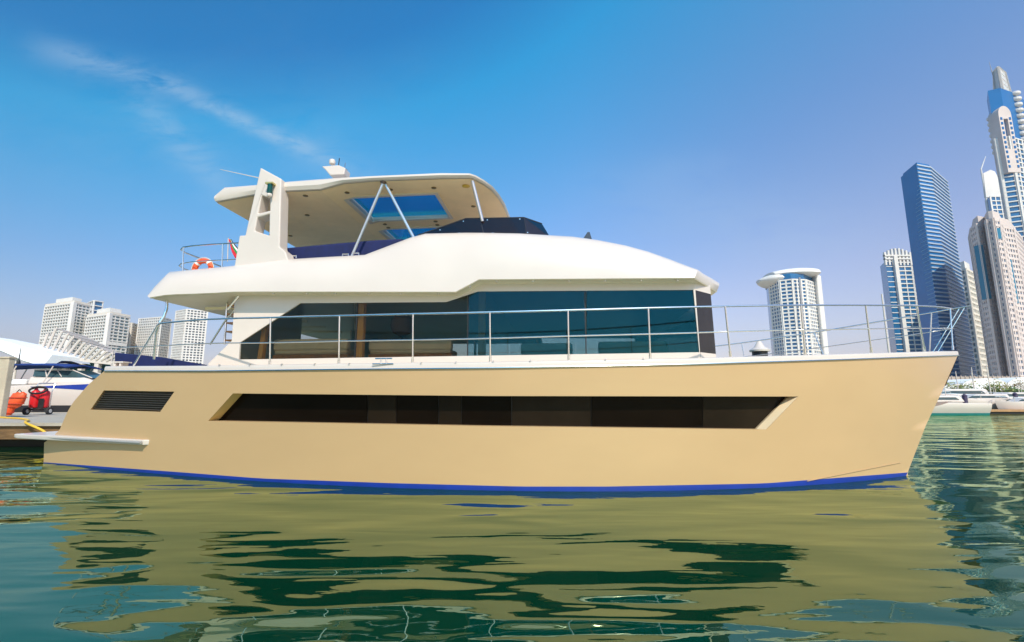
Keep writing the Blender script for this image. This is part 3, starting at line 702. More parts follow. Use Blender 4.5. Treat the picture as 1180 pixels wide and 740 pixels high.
# ---- aft deck: overhang braces, ladder
def yt(pts, r, name='overhang_brace', y=-4.2, matl=None):
    m = MB(); m.tube([L(a, b, y) if len(rest) == 0 else L(a, b, rest[0]) for a, b, *rest in pts], r, 8); return m.build(name, matl or steel, yacht, smooth=True)
yt([(192.5, 345, -4.2), (192, 356, -4.2), (189, 365, -4.25), (184, 372, -4.3)], .03)
yt([(183, 374, -4.15), (180, 385, -4.1), (177.5, 414, -4.0)], .024)
yt([(275, 341, -4.3), (262, 357, -4.3)], .022); yt([(275, 352, -3.9), (258, 372, -3.9), (242, 397, -3.9)], .02)
lad = thing if False else None
ladder = MB(); ladder.tube([L(262, 345, -3.6), L(260, 376, -3.6), L(258.5, 397, -3.6)], .025, 8); ladder.tube([L(262, 345, -3.6)+Vector((0, .6, 0)), L(258.5, 397, -3.6)+Vector((0, .6, 0))], .025, 8)
lo = ladder.build('ladder', steel, yacht, smooth=True)
for k in range(5):
    A = L(262.5-k*.6, 352+k*10, -3.6); m = MB(); m.box(A.x-.02, A.x+.22, A.y, A.y+.6, A.z-.02, A.z+.015); m.build('tread', wood, lo)
for yy in (-3.3, -2.2, -1.1, 0, 1.1):
    P0, P1 = L(205, 345, -4.3), L(268, 343, -4.3); m = MB(); m.box(P0.x-.1, P1.x, yy-.03, yy+.03, P1.z-.075, P1.z-.005); m.build('overhang_beam', cream_paint, yacht)

# ---- flybridge aft rail
FY = -3.95
def fr_(px, py, y=FY): return L(px, py, y)
c0 = fr_(208, 287)
cl = [fr_(274.7, 280), fr_(245, 281.5), fr_(222, 283.3), fr_(211, 285), Vector((c0.x-.03, FY+.05, c0.z)), Vector((c0.x-.12, FY+.3, c0.z)), Vector((c0.x-.12, -FY-.3, c0.z)), Vector((c0.x, -FY, c0.z)), Vector((fr_(274, 280).x, -FY, c0.z))]
m = MB(); m.tube(cl, .018, 8); m.build('flybridge_rail', steel, yacht, smooth=True)
low = [Vector((p.x, p.y, p.z-.40)) for p in cl]; m = MB(); m.tube(low, .014, 8); m.build('flybridge_rail', steel, yacht, smooth=True)
for px, py, py2 in ((211.3, 285, 313), (256.5, 281.5, 309)):
    m = MB(); m.tube([fr_(px, py), fr_(px-.8, py2)], .016, 8); m.build('stanchion', steel, yacht, smooth=True)
for yy in (-2.2, 0, 2.2):
    m = MB(); m.tube([(c0.x-.12, yy, c0.z), (c0.x-.12, yy, c0.z-.85)], .016, 8); m.build('stanchion', steel, yacht, smooth=True)

def to_world(p): return XL*(p.x+OX) + YL*(p.y+OY) + Vector((0, 0, p.z))
# life ring hanging on the flybridge rail
lr = L(234, 310.5, FY+.16); ring = thing('life_ring', 'orange life ring hanging on the steel rail of the upper aft deck', 'life ring', to_world(lr), YAW)
m = MB(); m.tube([Vector((.21*math.cos(a), 0, .21*math.sin(a))) for a in [2*math.pi*k/28 for k in range(28)]], .062, 10, closed=True); m.build('ring', orange, ring, smooth=True)
for a0 in (.8, 2.36, 3.93, 5.5):
    m = MB(); m.tube([Vector((.21*math.cos(a0+d), 0, .21*math.sin(a0+d))) for d in (-.13, -.06, 0, .06, .13)], .066, 10); m.build('band', mat('white_tape', (.8, .78, .75), .5), ring, smooth=True)
m = MB(); m.tube([Vector((.285*math.cos(a), -.02, .285*math.sin(a))) for a in [2*math.pi*k/28 for k in range(28)]], .008, 6, closed=True); m.build('grab_line', mat('rope', (.7, .65, .5), .9), ring)
# ensign on its staff
fl0 = L(264.5, 277, -3.3); flag = thing('flag', 'small red green white and black ensign drooping from a staff on the upper aft deck', 'flag', to_world(fl0+Vector((0, 0, -.55))), YAW)
m = MB(); m.tube([(0, 0, 0), (-.04, 0, .62)], .011, 8); m.build('flagpole', white_paint, flag)
cloths = [('red_stripe', (.65, .02, .04), 0, .06), ('green_stripe', (.0, .25, .06), .06, .10), ('white_stripe', (.8, .8, .8), .10, .14), ('black_stripe', (.02, .02, .02), .14, .17)]
for i, (nm, c_, s0, s1) in enumerate(cloths):
    m = MB(); secs_ = []
    for k in range(7):
        t = k/6; z = .58-.5*t
        secs_.append([Vector((-.03+.22*t**1.2+s0*1.2*(.4+t), .02*math.sin(7*t+i), z)), Vector((-.03+.22*t**1.2+s1*1.2*(.4+t), .02*math.sin(7*t+i+1), z))])
    m.loft(secs_); o = m.build(nm if i == 0 else nm, mat('flag_'+nm, c_, .8), flag); sd = o.modifiers.new('solid', 'SOLIDIFY'); sd.thickness = .006

# sofas and cushions
def cushion(name, label, pts, y0, y1, m_, cat_='sofa', bev=.06):
    P = [yz(a, b, y0) for a, b in pts]; cx = sum(p[0] for p in P)/len(P); z0 = min(p[1] for p in P)
    t = thing(name, label, cat_, to_world(Vector((cx, (y0+y1)/2, z0))), YAW)
    return t, [(p[0]-cx, p[1]-z0) for p in P], y0-(y0+y1)/2, y1-(y0+y1)/2
t, P, a, b = cushion('sofa', 'long navy blue padded sofa behind the flybridge coaming, under the hardtop', [(326, 285.5), (380, 280.5), (430, 276.3), (463, 274.5), (468, 278), (468, 300), (326, 306)], -3.5, -2.7, navy)
xa, xb = P[0][0], P[4][0]
m = MB(); m.plate(P, [], lambda x, z: (x, a, z), lambda x, z: (x, a+.22, z)); m.build('backrest', navy, t, bevel=.05)
m = MB(); m.box(xa, xb, a+.23, b, 0, .22); m.build('seat', navy, t, bevel=.05)
m = MB(); m.box(xa+.02, xb-.02, a+.02, a+.2, -.05, .03); m.build('base', wood, t)
q = L(327, 277, -2.0); t = thing('helm_chair', 'black high backed chair peeping out beside the arch above the navy sofa', 'chair', to_world(q+Vector((0, 0, -.95))), YAW)
m = MB(); m.box(-.24, .24, -.24, .24, .4, .52); m.build('seat', black_plastic, t, bevel=.05)
m = MB(); m.hexa([(-.26, -.24, .5), (-.14, -.24, .5), (-.14, .24, .5), (-.26, .24, .5), (-.34, -.2, 1.1), (-.26, -.2, 1.1), (-.26, .2, 1.1), (-.34, .2, 1.1)]); m.build('backrest', black_plastic, t, bevel=.05)
m = MB(); m.lathe([(.22, 0), (.22, .03), (.05, .05), (.05, .4)], (0, 0, 0), 14); m.build('pedestal', steel, t)
t, P, a, b = cushion('sofa', 'navy blue padded bench along the side of the lower aft deck', [(132, 407), (134, 406.5), (180, 411), (232, 420), (236, 428), (132, 428)], -3.4, -2.6, navy)
m = MB(); m.plate(P, [], lambda x, z: (x, a, z), lambda x, z: (x, a+.2, z)); m.build('backrest', navy, t, bevel=.03)
m = MB(); m.box(P[0][0], P[4][0], a+.21, b, -.1, .12); m.build('seat', navy, t, bevel=.04)
q = L(140, 417, -3.75); t = thing('side_table', 'small white stool like table in front of the navy bench on the aft deck', 'table', to_world(q+Vector((0, 0, -.32))), YAW)
m = MB(); m.box(-.16, .16, -.12, .12, .29, .32); m.build('tabletop', white_paint, t)
for dx in (-.07, .07): m = MB(); m.box(dx-.022, dx+.022, -.1, .1, 0, .288); m.build('leg', white_paint, t)
# salon furniture seen through the tinted glass
def sofa_in(px0, px1, y, label, m_, h=.42):
    A, B = L(px0, 408, y), L(px1, 408, y); wd = (B.x-A.x)/2; c = Vector(((A.x+B.x)/2, y+.4, 2.345))
    t = thing('sofa', label, 'sofa', to_world(c), YAW)
    m = MB(); m.box(-wd, wd, -.4, .4, .0, .22); m.build('base', wood, t, bevel=.01)
    m = MB(); m.box(-wd+.02, wd-.02, -.4, .36, .222, h); m.build('seat', m_, t, bevel=.05)
    m = MB(); m.box(-wd, wd, -.42, -.2, h-.05, h+.22); m.build('backrest', m_, t, bevel=.05)
sofa_in(314, 400, -3.7, 'beige upholstered sofa behind the sloping aft end of the salon windows', beige_fabric, .36)
sofa_in(424, 520, -3.6, 'beige upholstered sofa behind the second salon window pane', beige_fabric, .34)
sofa_in(600, 660, -2.8, 'cream sofa low in the third salon window pane', white_fabric, .3)
sofa_in(690, 770, -3.0, 'cream sofa in the foremost side pane of the salon', beige_fabric, .3)
q = L(463, 392, -2.4); t = thing('lamp', 'brown wicker globe lamp above the beige sofa inside the salon', 'lamp', to_world(Vector((q.x, q.y, 2.345))), YAW)
m = MB(); m.lathe([(.16, 0), (.16, .03), (.03, .05), (.03, .8)], (0, 0, 0), 12); m.build('stand', black_plastic, t)
m = MB(); m.lathe([(.08, .78), (.24, .88), (.3, 1.05), (.27, 1.22), (.14, 1.34), (.05, 1.36)], (0, 0, 0), 18); m.build('lamp_shade', mat('wicker', (.25, .12, .05), .8, bump=.6, bscale=30), t, smooth=True)
q = L(585, 402, -1.6); t = thing('table', 'dark wooden dining table inside the salon behind the third pane', 'table', to_world(Vector((q.x, q.y, 2.345))), YAW)
m = MB(); m.box(-.9, .9, -.45, .45, .70, .75); m.build('tabletop', wood, t, bevel=.01)
for dx in (-.8, .8):
    for dy in (-.36, .36): m = MB(); m.box(dx-.03, dx+.03, dy-.03, dy+.03, 0, .699); m.build('leg', wood, t)

# ------------------------------------------------------------------ left: dock and what stands on it
DZ = .8
dock = MB(); dock.box(-60, -13.1, 15.6, 30.5, DZ-.10, DZ); dk_root = thing('dock', 'long floating timber dock with pale deck beside the yacht stern', 'dock', (-30, 20, 0))
def under(o, r): o.parent = r; o.matrix_parent_inverse = Matrix.Translation(-Vector(r.location)); return o
under(dock.build('deck_boards', dock_top_m), dk_root)
m = MB(); m.box(-60, -13.15, 15.7, 16.0, .28, DZ-.101); under(m.build('fascia_beam', dock_side_m), dk_root)
m = MB(); m.box(-60, -13.2, 16.3, 30.2, -.4, DZ-.3); under(m.build('float', mat('dark_float', (.02, .018, .015), .9)), dk_root)
pxL = at(3, 460, 19.0).x
pz = at(5, 411, 19.0).z
pil = thing('pillar', 'square sandy concrete pillar standing on the dock at the left edge', 'pillar', (pxL-.9, 19.4, DZ))
m = MB(); m.box(-.8, .9, -.4, -.15, 0, pz-DZ-.08); m.build('shaft', concrete, pil, bevel=.03)
m = MB(); m.box(-.83, .92, -.43, -.12, pz-DZ-.079, pz-DZ); m.build('cap', concrete, pil, bevel=.02)
m = MB(); m.box(.35, .6, -.412, -.399, .9, 1.15); m.build('cover_plate', mat('grey_plate', (.4, .36, .3), .6), pil)
# fire extinguisher trolley
q = onz(44, 478, DZ); cart = thing('fire_extinguisher_cart', 'red wheeled fire extinguisher trolley with black hose standing on the dock', 'fire extinguisher', (q.x, q.y, DZ), .15)
K = q.y/20.0
def cx(v): return v*K
for dx in (-.2, .14):
    m = MB(); m.lathe([(.03, .30), (.17, .34), (.19, .42), (.19, .98), (.17, 1.06), (.09, 1.13), (.05, 1.22), (.02, 1.23)], (cx(dx), 0, 0), 18); m.build('cylinder', red_paint, cart, smooth=True)
m = MB()
for dx in (-.38, .34): m.tube([(dx, .12, .15), (dx, .14, 1.1), (dx+.02, .22, 1.42), (dx*.85, .24, 1.46)], .022, 8)
m.tube([(-.33, .24, 1.46), (.29, .24, 1.46)], .022, 8); m.build('handle', steel, cart, smooth=True)
m = MB(); m.box(-.36, .34, -.1, .26, .2, .28); m.build('chassis', black_plastic, cart)
for dx, dy in ((-.42, -.12), (.42, .02)):
    m = MB(); m.tube([(dx-.05, dy, .17), (dx+.05, dy, .17)], .17, 18); o = m.build('wheel', black_rubber, cart, smooth=True); hb = MB(); hb.tube([(dx-.056, dy-.004, .17), (dx+.056, dy-.004, .17)], .09, 14); hb.build('rim', mat('grey_rim', (.55, .52, .48), .5), o)
m = MB(); pts = []
for k in range(60):
    a = k/59*2*math.pi*2.4; pts.append((.36*math.cos(a)*(1+.03*math.sin(3*a)), -.2-.05*(k/59)+.1*math.sin(a), 1.10+.15*math.sin(a)+.05*k/59))
m.tube(pts, .035, 8); m.build('hose', black_rubber, cart, smooth=True)
m = MB(); m.box(.1, .3, -.25, -.2, .3, .75); m.build('label_plate', black_plastic, cart)
# orange bundles
q = onz(20, 470, DZ); 
for n, (dx, dz, tilt, lab) in enumerate(((-.02, .62, .5, 'upper orange life vest bundle hung on the small boat side beside the pillar'), (-.42, .22, .3, 'lower orange life vest bundle hanging right beside the sandy pillar'))):
    t = thing('life_vest', lab, 'life vest', (at(20, 460, 22).x+dx, 22.0, DZ+dz+.05)); 
    m = MB(); random.seed(n+3)
    m.loft([[Vector((r_*math.cos(a)*1.0+zz*.35+random.uniform(-.03, .03), r_*.55*math.sin(a), zz+random.uniform(-.04, .04))) for a in [2*math.pi*k/14 for k in range(14)]] for zz, r_ in ((-.36, .1), (-.32, .27), (-.12, .34), (.1, .33), (.28, .29), (.36, .12))], closed=True); o = m.build('vest_body', orange, t, smooth=True, angle=50)
    m = MB()
    for zz in (-.15, .12): m.tube([Vector((.36*math.cos(a)+zz*.35, .21*math.sin(a), zz)) for a in [2*math.pi*k/16 for k in range(16)]], .02, 6, closed=True)
    m.build('strap', mat('dark_orange', (.55, .05, .015), .6), t)
    m = MB(); m.tube([(-.1, 0, .3), (.05, .0, .48), (.2, 0, .34)], .02, 6); m.build('loop', black_rubber, t)
# yellow hose
m = MB(); m.tube(cat([onz(-12, 480.5, DZ+.03), onz(8, 481.5, DZ+.03), onz(24, 482.5, DZ+.03), onz(33, 484.5, DZ+.03), Vector((onz(37, 487, DZ).x, 15.57, DZ+.0)), Vector((onz(39, 488, DZ).x+.15, 15.52, DZ-.3)), Vector((onz(42, 488, DZ).x+.3, 15.5, .05))], 5), .035, 8)
o = m.build('hose', yellow_hose, smooth=True); tag(o, 'yellow hose lying along the dock and drooping over its edge into the water', 'hose')

# ------------------------------------------------------------------ motor boats
def boat(name, label, loc, rz, Lh, B, H, stripe=None, style='cruiser', group=None, bottom=(.02, .02, .025), hullcol=None):
    r = thing(name, label, 'boat', loc, rz, group)
    def hs_(k, t):      # half breadth and heights along the length, t 0 stern .. 1 bow
        hb = B/2*(1-max(0, (t-.45)/.55)**2.2)*(.94+.06*min(1, t*4)); return hb
    secs, bsecs, ssecs = [], [], []
    for i in range(17):
        t = i/16; x = -Lh/2 + Lh*t; hb = hs_(0, t); z1 = H*(.82+.3*t*t); rk = 0.10*Lh*t**3
        pts = [(x-rk*.9+rk*0, hb*.70, -.15), (x-rk*.7, hb*.80, .14*H), (x-rk*.3, hb*.93, H*.45), (x, hb, z1*.92), (x, hb*.98, z1)]
        sec = [Vector((p[0], p[1], p[2])) for p in pts]
        secs.append([Vector((p.x, p.y, p.z)) for p in sec[1:]] + [Vector((p.x, -p.y, p.z)) for p in reversed(sec[1:])])
        bsecs.append([sec[0], sec[1], Vector((sec[1].x, -sec[1].y, sec[1].z)), Vector((sec[0].x, -sec[0].y, sec[0].z))])
        if stripe and t > .40: 
            a, b = sec[2].lerp(sec[3], max(0, 1.1-1.5*(t-.35))), sec[3]
            ssecs.append([a, b])
    m = MB(); m.loft(secs, closed=True); m.build('hull', hullcol or white_paint, r, smooth=True, angle=50)
    m = MB(); m.loft(bsecs, closed=True); m.build('hull_bottom', mat('dark_antifouling' if bottom[1] < .03 else 'teal_antifouling', bottom, .6), r, smooth=True)
    if stripe:
        for sg in (1, -1):
            m = MB(); m.loft([[Vector((p.x, (p.y+.012)*sg, p.z)) for p in s] for s in ssecs]); m.build('hull_stripe', stripe, r)
    top = H*.9
    gl = mat('boat_window_glass', (.04, .07, .075), .1, var=.2, spec=.6)
    if style == 'express':
        x0, x1 = -.12*Lh, .17*Lh
        m = MB(); m.hexa([(x0, -B*.4, top), (x1+.9, -B*.30, top+.08), (x1+.9, B*.30, top+.08), (x0, B*.4, top), (x0, -B*.36, top+.42), (x1+.1, -B*.26, top+.42), (x1+.1, B*.26, top+.42), (x0, B*.36, top+.42)]); m.build('cabin', white_paint, r, bevel=.08)
        ws = m = MB(); m.hexa([(x0+.2, -B*.37, top+.43), (x1+.5, -B*.25, top+.35), (x1+.5, B*.25, top+.35), (x0+.2, B*.37, top+.43), (x0+.1, -B*.32, top+.80), (x1-.7, -B*.22, top+.80), (x1-.7, B*.22, top+.80), (x0+.1, B*.32, top+.80)]); w_ = m.build('windscreen', gl, r)
        m = MB()
        for sg in (1, -1):
            m.tube([(x0+.1, sg*(B*.32+.01), top+.80), (x1-.7, sg*(B*.22+.01), top+.80), (x1+.5, sg*(B*.25+.01), top+.36)], .03, 6)
            for f in (.3, .62): m.tube([(x0+.2+(x1-x0)*f*.85, sg*(B*.37-.12*B*f+.02), top+.41), (x0+.1+(x1-x0-.8)*f*.95, sg*(B*.32-.10*B*f+.02), top+.80)], .025, 6)
        m.build('windscreen_frame', white_paint, w_)
        # canvas top on poles
        cz = top+1.12
        m = MB(); m.loft([[Vector((x, -B*.44, cz-.10+dz)), Vector((x, -B*.25, cz+dz)), Vector((x, 0, cz+.06+dz)), Vector((x, B*.25, cz+dz)), Vector((x, B*.44, cz-.10+dz)), Vector((x, B*.42, cz-.16+dz)), Vector((x, 0, cz+.0+dz)), Vector((x, -B*.42, cz-.16+dz))] for x, dz in ((-.47*Lh, -.05), (-.3*Lh, .03), (-.1*Lh, .04), (.06*Lh, 0), (.10*Lh, -.06))], closed=True); m.build('canopy', mat('blue_canvas', (.012, .04, .20), .8, var=.15), r, smooth=True)
        m = MB()
        for x in (-.44*Lh, -.24*Lh, -.02*Lh):
            for sg in (1, -1): m.tube([(x, sg*B*.42, top), (x+.05*Lh, sg*B*.42, cz-.13)], .03, 6)
        m.build('canopy_frame', white_paint, r, smooth=True)
        m = MB(); m.loft([[Vector((x, -B*.40*k, cz+.02+dz)), Vector((x, 0, cz+.14*k+dz)), Vector((x, B*.40*k, cz+.02+dz))] for x, dz, k in ((-.02*Lh, .03, .5), (.02*Lh, .18, .6), (.07*Lh, .16, .5), (.10*Lh, .04, .3))]); m.build('radar_pod', white_paint, r, smooth=True)
        m = MB(); m.lathe([(.1, cz), (.08, cz+.15), (.03, cz+.25), (.012, cz+.9)], (-.22*Lh, -B*.3, 0), 8); m.build('antenna', black_plastic, r)
        m = MB(); m.box(-.42*Lh, -.14*Lh, -B*.36, B*.36, top-.02, top+.28); m.build('cockpit_seat', white_fabric, r, bevel=.08)
        m = MB(); m.box(-.49*Lh, -.45*Lh, -.3, .3, .3*H, top+.45); m.build('outboard', black_plastic, r, bevel=.1)
    else:
        x0, x1 = -.30*Lh, .18*Lh
        m = MB(); m.hexa([(x0, -B*.38, top), (x1+.12*Lh, -B*.28, top), (x1+.12*Lh, B*.28, top), (x0, B*.38, top), (x0+.03*Lh, -B*.34, top+.46*H), (x1-.08*Lh, -B*.24, top+.46*H), (x1-.08*Lh, B*.24, top+.46*H), (x0+.03*Lh, B*.34, top+.46*H)]); c = m.build('cabin', white_paint, r, bevel=.1)
        m = MB()
        for sg in (1, -1): m.hexa([(x0+.05*Lh, sg*B*.375, top+.17*H), (x1+.05*Lh, sg*B*.285, top+.17*H), (x1+.05*Lh, sg*B*.27, top+.17*H), (x0+.05*Lh, sg*B*.36, top+.17*H), (x0+.08*Lh, sg*B*.364, top+.34*H), (x1-.02*Lh, sg*B*.282, top+.34*H), (x1-.02*Lh, sg*B*.25, top+.34*H), (x0+.08*Lh, sg*B*.34, top+.34*H)])
        m.build('cabin_window', gl, c)
        if style == 'flybridge':
            m = MB(); m.hexa([(x0-.02*Lh, -B*.36, top+.71*H), (x1-.02*Lh, -B*.27, top+.71*H), (x1-.02*Lh, B*.27, top+.71*H), (x0-.02*Lh, B*.36, top+.71*H), (x0-.06*Lh, -B*.34, top+1.0*H), (x1-.14*Lh, -B*.24, top+1.0*H), (x1-.14*Lh, B*.24, top+1.0*H), (x0-.06*Lh, B*.34, top+1.0*H)]); m.build('flybridge', white_paint, r, bevel=.08)
            m = MB(); m.box(x0+.02*Lh, x1-.22*Lh, -B*.3, B*.3, top+1.55*H, top+1.62*H); m.build('canopy', white_fabric, r, bevel=.05)
            m = MB()
            for x in (x0+.03*Lh, x1-.24*Lh):
                for sg in (1, -1): m.tube([(x, sg*B*.28, top+.98*H), (x, sg*B*.28, top+1.56*H)], .03, 6)
            m.build('canopy_post', steel, r)
        m = MB(); m.tube([(x0+.06*Lh, 0, top+.44*H), (x0+.06*Lh, 0, top+1.6*H)], .035, 6, r1=.015); m.build('antenna', white_paint, r)
        m = MB(); pts = [Vector((Lh*(.5-.02*k)-.25*0-.02*Lh, 0, 0)) for k in range(1)]
        for sg in (1, -1): m.tube([(Lh*(t-.5)-.05, sg*hs_(0, t)*.9, H*(.82+.3*t*t)+.45) for t in (.62, .72, .82, .92, .99)], .02, 6)
        for t in (.62, .8, .95):
            for sg in (1, -1): m.tube([(Lh*(t-.5)-.05, sg*hs_(0, t)*.9, H*(.82+.3*t*t)), (Lh*(t-.5)-.05, sg*hs_(0, t)*.9, H*(.82+.3*t*t)+.45)], .018, 6)
        m.build('bow_rail', steel, r, smooth=True)
    return r
q = at(62, 462, 27.0)
boat('sport_boat', 'white open motor boat with navy canvas top standing at the back of the dock', (q.x, 27.6, DZ+.16), 0, 9.2, 2.9, 1.5, blue_boot, 'express')

# right-hand marina
def wl(px, py): p = onz(px, py, 0.0); return p
q = wl(1090, 479.0)
boat('motor_cruiser', 'white cruiser with turquoise bottom half hidden by the tan yacht bow', (q.x, 46, 0), math.pi, 10.5, 3.3, 1.3, None, 'cruiser', bottom=(.01, .22, .22))
boat('motor_cruiser', 'white low cruiser on the timber pontoon right of the front dark pile', (at(1145, 470, 50).x, 51.5, .1), math.pi+.05, 8.5, 2.9, 1.35, None, 'cruiser')
boat('motor_cruiser', 'white cruiser in the second row with its cabin showing above the low front cruisers', (at(1102, 465, 57).x, 57.5, 0), math.pi-.05, 11, 3.6, 1.9, None, 'cruiser')
boat('motor_cruiser', 'white cruiser at the right edge of the marina beside the rear dark pile', (at(1184, 466, 54).x, 56, 0), math.pi+.3, 9, 3, 1.6, None, 'cruiser')
for n, (px, Y, Lh, rz_, lab) in enumerate(((1128, 61, 6.5, math.pi+.5, 'small white boat turned towards the camera between the second row cruisers'), (1150, 62, 7.0, math.pi-.3, 'small white boat moored below the bright yellow green tree'), (1166, 60.5, 6.0, math.pi+.8, 'smallest white boat angled beside the taller orange tinged tree'), (1184, 49.5, 6.5, math.pi, 'small white boat with its bow pointing at the rear dark pile'))):
    boat('motorboat', lab, (at(px, 468, Y).x, Y if Y < 60 else Y-1.5, 0), rz_, Lh, 2.3, 1.15, None, 'cruiser')
pon = thing('pontoon', 'low brown timber pontoon between the dark piles in front of the white boats', 'pontoon', (at(1155, 470, 48).x, 48.3, 0))
m = MB(); m.box(-3.6, 9, -.8, .8, .22, .42); m.build('deck', mat('brown_boards', (.40, .22, .10), .85, var=.2), pon); m = MB(); m.box(-3.5, 9, -.7, .7, -.2, .219); m.build('float', mat('dark_float', (.02, .018, .015), .9), pon)
def pile(px, pyb, pyt, Y, label, r=.20):
    p = at(px, pyb, Y); zt = at(px, pyt, Y).z
    t = thing('mooring_pile', label, 'pile', (p.x, Y, 0), 0, 'dark mooring piles in the marina')
    m = MB(); m.lathe([(r, -2), (r, zt-.12), (r*.9, zt-.05)], (0, 0, 0), 14); m.build('post', purple_pile, t, smooth=True, angle=40)
    m = MB(); m.lathe([(r*1.08, zt-.06), (r*1.08, zt), (r*.4, zt+.14), (.02, zt+.16)], (0, 0, 0), 14); m.build('cap', purple_pile, t)
pile(1114.5, 478, 456, 46.2, 'tall dark purple mooring pile nearest the yacht bow')
pile(1172, 470, 454, 52, 'dark mooring pile farther right by the edge of the marina')
# pile with white cone cap behind the foredeck
p = at(875, 400, 24); zt_ = at(875, 403, 24).z; zc_ = at(875, 391.5, 24).z
t = thing('mooring_pile', 'mooring pile with a white cone cap standing behind the foredeck rail', 'pile', (p.x, 24, 0))
m = MB(); m.lathe([(.36, -2), (.36, zt_-.05)], (0, 0, 0), 18); m.build('post', black_plastic, t, smooth=True, angle=40)
m = MB(); m.lathe([(.47, zt_-.10), (.48, zt_-.02), (.42, zt_+.03), (.26, zt_+.12), (.10, zc_-.1), (.02, zc_)], (0, 0, 0), 20); m.build('cone_cap', white_paint, t, smooth=True, angle=40)

# promenade: fence wall, tents, trees, lamp posts
Yf = 95
wA, wB = at(1082, 440, Yf).x, at(1200, 440, Yf).x
m = MB(); m.box(wA-20, wB+30, Yf, Yf+.5, 1.0, at(1100, 434, Yf).z)
for k in range(90):
    x = wA-20+k*.9; m.box(x, x+.18, Yf-.12, Yf-.002, 1.0, at(1100, 433, Yf).z)
tag(m.build('boundary_wall', mat('ribbed_beige_wall', (.42, .34, .28), .85, var=.15)), 'long ribbed beige wall along the promenade behind the marina tents', 'wall')
def tent(px0, px1, pyt, pyb, Y, dep, label):
    a, b = at(px0, pyb, Y), at(px1, pyb, Y); zt = at((px0+px1)/2, pyt, Y).z; c = (a.x+b.x)/2; hw = (b.x-a.x)/2; z0 = 1.0
    t = thing('marquee', label, 'tent', (c, Y+dep/2, z0)); ze = z0+(zt-z0)*.45-z0
    prof = [(-hw, ze)] + [(-hw*math.cos(math.pi*k/12), ze+(zt-z0-ze)*math.sin(math.pi*k/12)**.8) for k in range(1, 12)] + [(hw, ze)]
    m = MB(); m.loft([[Vector((x, y, z)) for x, z in prof] for y in (-dep/2, 0, dep/2)]); m.plate(prof, [], lambda x, z: (x, -dep/2, z), lambda x, z: (x, -dep/2+.1, z)); m.build('canopy', white_fabric, t, smooth=True, angle=50)
    m = MB()
    for k in range(7):
        x = -hw+.15+k*(2*hw-.3)/6; m.box(x-.08, x+.08, -dep/2+.12, -dep/2+.26, 0, ze)
    m.build('tent_pole', white_fabric, t)
    m = MB(); m.box(-hw, hw, -dep/2+.3, -dep/2+.36, .0, ze); m.build('side_panel', mat('pale_glass_panel', (.55, .58, .6), .3), t)
tent(1108, 1168, 436, 455, 78, 10, 'wide white arched marquee roof on the promenade')
tent(1160, 1215, 434.5, 452, 84, 10, 'white arched marquee at the right edge, behind the first one')
tent(1078, 1122, 443.5, 456, 72, 6, 'low white awning near the yacht bow beside the small trees')
def tree(px, pyt, pyb, Y, w_, label, lm, n=420, seed=1):
    p = at(px, pyb, Y); zt = at(px, pyt, Y).z; z0 = 1.0; h = zt-z0; rnd = random.Random(seed)
    t = thing('tree', label, 'tree', (p.x, Y, z0))
    m = MB(); m.tube([(0, 0, 0), (.05, .03, h*.35), (-.04, 0, h*.6)], .12, 8, r1=.05)
    for k in range(6):
        a = k*1.05+rnd.random(); m.tube([(0, 0, h*(.35+.04*k)), (math.cos(a)*w_*.2, math.sin(a)*w_*.2, h*(.52+.05*k)), (math.cos(a)*w_*.34, math.sin(a)*w_*.34, h*(.6+.05*k))], .05, 6, r1=.015)
    m.build('trunk', bark, t, smooth=True)
    m = MB(); cl = [(rnd.uniform(-.36, .36)*w_, rnd.uniform(-.36, .36)*w_, h*rnd.uniform(.48, .86), rnd.uniform(.14, .24)*w_) for _ in range(11)]
    for _ in range(n):
        c = rnd.choice(cl); d = Vector((rnd.gauss(0, 1), rnd.gauss(0, 1), rnd.gauss(0, .7))).normalized()*c[3]*rnd.uniform(.5, 1.05); q = Vector(c[:3])+d
        s_ = rnd.uniform(.09, .2); a = Vector((rnd.gauss(0, 1), rnd.gauss(0, 1), rnd.gauss(0, 1))).normalized(); b = a.orthogonal().normalized()
        m.poly([q+a*s_, q+b*s_*.5, q-a*s_, q-b*s_*.5])
    m.build('crown', lm, t)
tree(1103, 440, 452, 69.5, 3.4, 'small yellowish tree nearest the yacht bow', leaf_yellow, 500, 2)
tree(1109, 446, 455, 69, 3.6, 'low dark green shrub like tree right in front of the low awning', leaf, 480, 3)
tree(1143, 441, 455, 70, 4.2, 'bright yellow green rounded tree in front of the wide marquee', leaf_yellow, 600, 4)
tree(1155, 446, 455, 69.5, 4.0, 'dark green low tree just right of the bright rounded one', leaf, 560, 5)
tree(1169, 437, 455, 73, 4.6, 'taller orange tinged tree between the two marquees', mat('rusty_leaves', (.22, .14, .04), .6, var=.4, vscale=6), 560, 6)
tree(1168, 446, 455, 70, 3.2, 'small pale green tree standing under the taller orange tinged one', leaf, 400, 7)
for i, (px, pt, lab) in enumerate(((1105, 428, 'slim white street lamp post left of the wide marquee'), (1124, 423, 'slim white mast with a spreader behind the boats'), (1142, 420, 'tallest slim white mast standing above the wide marquee'))):
    Y = 68; p = at(px, 455, Y); zt = at(px, pt, Y).z; t = thing('mast', lab, 'mast', (p.x, Y, 1.0)); m = MB(); m.tube([(0, 0, 0), (0, 0, zt-1.0)], .09, 8, r1=.04); m.build('pole', white_paint, t); m = MB(); m.box(-.35, .35, -.05, .05, (zt-1)*.55, (zt-1)*.55+.12); m.build('crossarm', white_paint, t)
